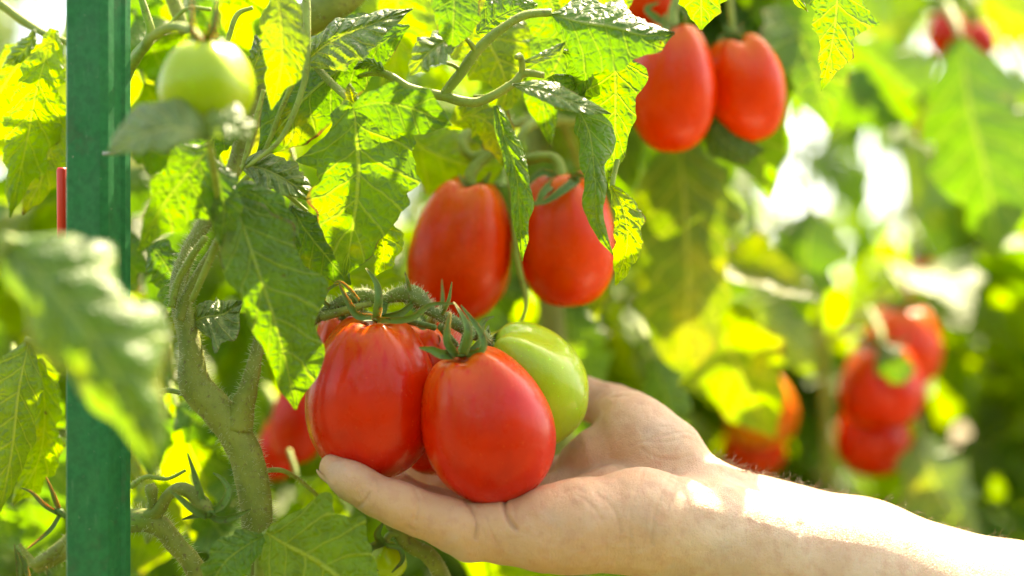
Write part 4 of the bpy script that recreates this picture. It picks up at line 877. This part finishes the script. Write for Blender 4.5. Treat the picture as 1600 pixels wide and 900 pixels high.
HOLES = [(1200, 50, 80), (1412, 45, 30), (1550, 75, 26), (1440, 160, 24), (1245, 140, 30), (1262, 290, 26), (1350, 370, 44), (1240, 220, 26), (1300, 210, 22), (1420, 230, 40), (1195, 280, 20), (1440, 420, 30),
         (1500, 490, 50), (1580, 480, 40), (1400, 280, 30), (1200, 335, 26), (1390, 700, 36), (1500, 660, 34), (650, 340, 50), (340, 470, 30), (90, 650, 40), (240, 730, 26), (20, 60, 30), (680, 50, 10)]
FRUIT = [(1385, 560, 90, 1.05), (1378, 680, 60, 1.08), (1190, 650, 40, 1.1), (1450, 450, 20, 1.2), (1495, 55, 30, 1.12), (1385, 175, 20, 1.12), (460, 660, 40, .95)]
def bgplant(px, d, top, nl, seed, label, scale=1.0, kinds=None, hole=.8, low=.55):
    rg = random.Random(seed); b = P(px, 450, d); b.z = 0
    o = empty('tomato_plant', b, label, 'tomato plant', 'tomato plants in the background')
    sp = [Vector((b.x + .03 * math.sin(z * 3 + seed), b.y + .03 * math.cos(z * 2.3 + seed), z)) for z in np.linspace(-.02, top, 40)]
    V, F = tube_geo(sp, [.007 - .003 * i / 39 for i in range(40)], 8, .03, jit=.12); mk('main_stem', V, F, STEMG, o)
    k = 0; tries = 0
    while k < nl and tries < nl * 6:
        tries += 1; z = low + (top - low) * rg.random(); i = min(38, int(z / top * 39)); p = sp[i]
        az = rg.random() * 6.283; sc_ = scale * rg.uniform(.8, 1.35)
        M = Matrix.Translation(p - b) @ Matrix.Rotation(az, 4, 'Z') @ Matrix.Rotation(rg.uniform(-.7, .5), 4, 'Y') @ Matrix.Rotation(rg.uniform(-.4, .4), 4, 'X') @ Matrix.Scale(sc_, 4)
        c = b + (M @ Vector((.14, 0, -.03))); x, y, dd = proj(c)
        if dd < .74: continue
        if any(dd < t[3] and (x - t[0]) ** 2 + (y - t[1]) ** 2 < (t[2] + 130 / dd) ** 2 for t in FRUIT): continue
        if any((x - h[0]) ** 2 + (y - h[1]) ** 2 < (h[2] * hole + 74 / dd) ** 2 for h in HOLES) and rg.random() < .93: continue
        me, lf = KINDS[(kinds or (0, 1, 2, 3, 5, 6, 0, 2, 7))[rg.randrange(len(kinds or range(9)))]]
        r = bpy.data.objects.new('leaf', me); COL.objects.link(r); r.parent = o; r.matrix_local = M
        for m2 in lf:
            c_ = bpy.data.objects.new('leaflet', m2); COL.objects.link(c_); c_.parent = r
        k += 1
    return o

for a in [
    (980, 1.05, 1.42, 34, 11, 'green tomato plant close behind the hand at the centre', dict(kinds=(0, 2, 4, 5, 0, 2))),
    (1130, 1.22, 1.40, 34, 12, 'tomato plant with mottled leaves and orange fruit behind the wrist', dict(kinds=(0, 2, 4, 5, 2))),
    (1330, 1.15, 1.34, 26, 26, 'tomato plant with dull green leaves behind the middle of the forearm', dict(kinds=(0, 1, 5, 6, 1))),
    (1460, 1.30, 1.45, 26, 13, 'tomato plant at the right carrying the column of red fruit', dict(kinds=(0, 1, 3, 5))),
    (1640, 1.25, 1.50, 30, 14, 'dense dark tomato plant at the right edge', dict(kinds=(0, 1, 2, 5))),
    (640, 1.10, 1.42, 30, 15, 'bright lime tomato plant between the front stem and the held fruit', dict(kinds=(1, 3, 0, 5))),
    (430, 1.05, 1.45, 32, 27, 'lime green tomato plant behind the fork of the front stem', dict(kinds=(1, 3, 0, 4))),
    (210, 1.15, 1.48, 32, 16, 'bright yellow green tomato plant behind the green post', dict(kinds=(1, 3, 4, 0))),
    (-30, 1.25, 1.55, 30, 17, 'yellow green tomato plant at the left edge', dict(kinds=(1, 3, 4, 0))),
    (820, 1.40, 1.5, 28, 18, 'tomato plant in the second row behind the hanging pair of fruit', dict(kinds=(1, 0, 2, 5))),
    (1080, 1.8, 1.65, 28, 28, 'second row tomato plant showing above the wrist', {}),
    (1260, 1.9, 1.95, 38, 19, 'second row tomato plant left of the white bright gaps', {}),
    (1480, 2.0, 2.0, 38, 20, 'second row tomato plant among the white bright gaps', {}),
    (1680, 2.1, 2.0, 38, 21, 'second row tomato plant at the right edge', {}),
    (600, 1.9, 1.8, 38, 23, 'second row tomato plant left of the centre', {}),
    (340, 1.8, 1.8, 38, 24, 'second row tomato plant behind the green tomato', {}),
    (60, 1.9, 1.9, 38, 25, 'second row tomato plant at the left', {}),
    (1230, 1.5, 1.72, 38, 41, 'small leaved tomato plant below the pointed hanging leaf', dict(scale=.6)),
    (1420, 1.6, 1.75, 38, 42, 'small leaved tomato plant above the column of red fruit', dict(scale=.6)),
    (1570, 1.5, 1.75, 38, 43, 'small leaved tomato plant in front of the far right row', dict(scale=.65)),
    (1320, 2.4, 1.95, 38, 44, 'loose small leaved tomato plant between the second and back row', dict(scale=.7)),
    (1130, 1.45, 1.6, 34, 45, 'small leaved tomato plant right of the olive mottled leaf', dict(scale=.6)),
    (930, 2.7, 2.0, 38, 22, 'back row tomato plant at the centre', {}),
    (1180, 2.8, 2.2, 40, 29, 'back row tomato plant right of the centre', {}),
    (1400, 2.9, 2.3, 40, 30, 'back row tomato plant behind the bright gaps', {}),
    (1600, 3.0, 2.3, 38, 31, 'back row tomato plant at the right', {}),
    (700, 2.9, 2.0, 38, 32, 'back row tomato plant left of the centre', {}),
    (460, 2.8, 2.0, 38, 33, 'back row tomato plant behind the front stem', {}),
    (180, 3.0, 2.0, 38, 34, 'back row tomato plant at the left', {}),
]: bgplant(*a[:6], low=1.15 - .25 * a[1] + (.05 if a[1] < 1.5 else .1), **a[6])

# ---- unseen leaves added above the frame, hung on plant B to shade the fingers
def shade_leaves():
    rg = random.Random(5)
    for px, py, t, n in [(520, 720, .42, 2), (590, 640, .46, 3), (650, 800, .40, 3), (720, 680, .44, 3), (770, 830, .42, 3), (850, 860, .40, 2), (700, 560, .47, 1)]:
        for _ in range(n):
            q = P(px, py, .60) + sd * (t + rg.uniform(-.03, .05)); az = rg.uniform(-3.1, 3.1)
            M = Matrix.Translation(q - pB_org) @ Matrix.Rotation(az, 4, 'Z') @ Matrix.Rotation(rg.uniform(-.4, .2), 4, 'Y') @ Matrix.Translation((-.13, 0, 0))
            me, lf = KINDS[rg.choice((0, 2, 5))]
            r = bpy.data.objects.new('leaf', me); COL.objects.link(r); r.parent = plantB; r.matrix_local = M
            for m2 in lf:
                c_ = bpy.data.objects.new('leaflet', m2); COL.objects.link(c_); c_.parent = r
shade_leaves()

# ---- blurred fruit in the background
GC = 'blurred tomatoes on the background plants'
def bgt(top, bot, w_, mat, label, sep=True):
    o = tomato(top, bot, w_, mat, label, GC, nu=28, nv=32, rib=.05)
    c = top
    calyx(o, (c[0], c[1], c[2]), w_ * .12, ring_sepals((c[0], c[1], c[2]), (0, -1), 5, w_ * .4, int(c[0])), ped=[(c[0], c[1] + 3, c[2], 7), (c[0] - 4, c[1] - 30, c[2], 6), (c[0] - 20, c[1] - 60, c[2] + .02, 5)], w=8)
bgt((1412, 484, .98), (1405, 606, .99), 124, TO, 'upper red tomato of the blurred column at the right')
bgt((1378, 545, .95), (1376, 668, .96), 132, TR, 'second red tomato of the blurred column, crossed by a small green leaf')
bgt((1362, 622, 1.0), (1366, 744, 1.0), 116, TR, 'lowest bright red tomato of the blurred column at the right')
bgt((1185, 588, 1.0), (1192, 700, 1.0), 112, TP, 'orange tomato ripening among leaves behind the wrist')
bgt((1172, 650, 1.04), (1180, 745, 1.04), 100, TO, 'dull red tomato below the orange one behind the wrist')
bgt((1440, 410, 1.15), (1450, 500, 1.15), 60, TR, 'small red tomato above the blurred column at the right')
bgt((1472, 22, 1.05), (1486, 84, 1.05), 62, TR, 'far red tomato at the top right under the white gap')
bgt((1528, 38, 1.05), (1534, 92, 1.05), 50, TR, 'far red tomato at the top right edge of the second white gap')
bgt((1378, 148, 1.06), (1392, 200, 1.06), 56, TO, 'far red tomato among the leaves right of the pointed leaf')
bgt((1425, 165, 1.9), (1432, 200, 1.9), 44, TR, 'far small red tomato next to the white bright spot')
bgt((470, 590, .80), (460, 724, .80), 84, TR, 'blurred red tomato left of the held truss, behind the hanging leaf')
bgt((432, 660, .84), (430, 750, .84), 60, TR, 'small blurred red tomato beside the thick front stem')
# ---- red strip behind the post
V, F = tube_geo([P(97, 262, .605), P(97, 266, .605), P(98, 374, .605), P(97, 378, .605)], [.0018, .0023, .0023, .0018], 10); V2, F2 = V, F
o = mk('marker_stick', V, F, REDP, origin=tuple(P(97, 380, .605))); tag(o, 'thin red plastic strip hanging behind the left edge of the green post', 'strip')
# ---- unseen leaf screen added behind the viewpoint to cut sky fill and reflections
def back_leaf_screen():
    rg = random.Random(77); V, F, U = [], [], []
    for _ in range(2600):
        x = rg.uniform(-2.6, 2.6); z = rg.uniform(.05, 1.95) ; y = -1.0 - .5 * rg.random() + .25 * noise.noise(Vector((x * 2, 0, z * 2)))
        M = Matrix.Translation((x, y, z)) @ Matrix.Rotation(rg.uniform(0, 6.28), 4, 'Z') @ Matrix.Rotation(rg.uniform(-.2, 1.2), 4, 'Y')
        blade(V, F, U, M, rg.uniform(.09, .16), rg.uniform(.03, .05), .7, rg.randrange(999), 5, 3)
    tag(mk('unseen_leaf_screen', V, F, LG, uv=U), 'unseen leafy screen added behind the viewpoint to dim the sky light', kind='stuff')
back_leaf_screen()
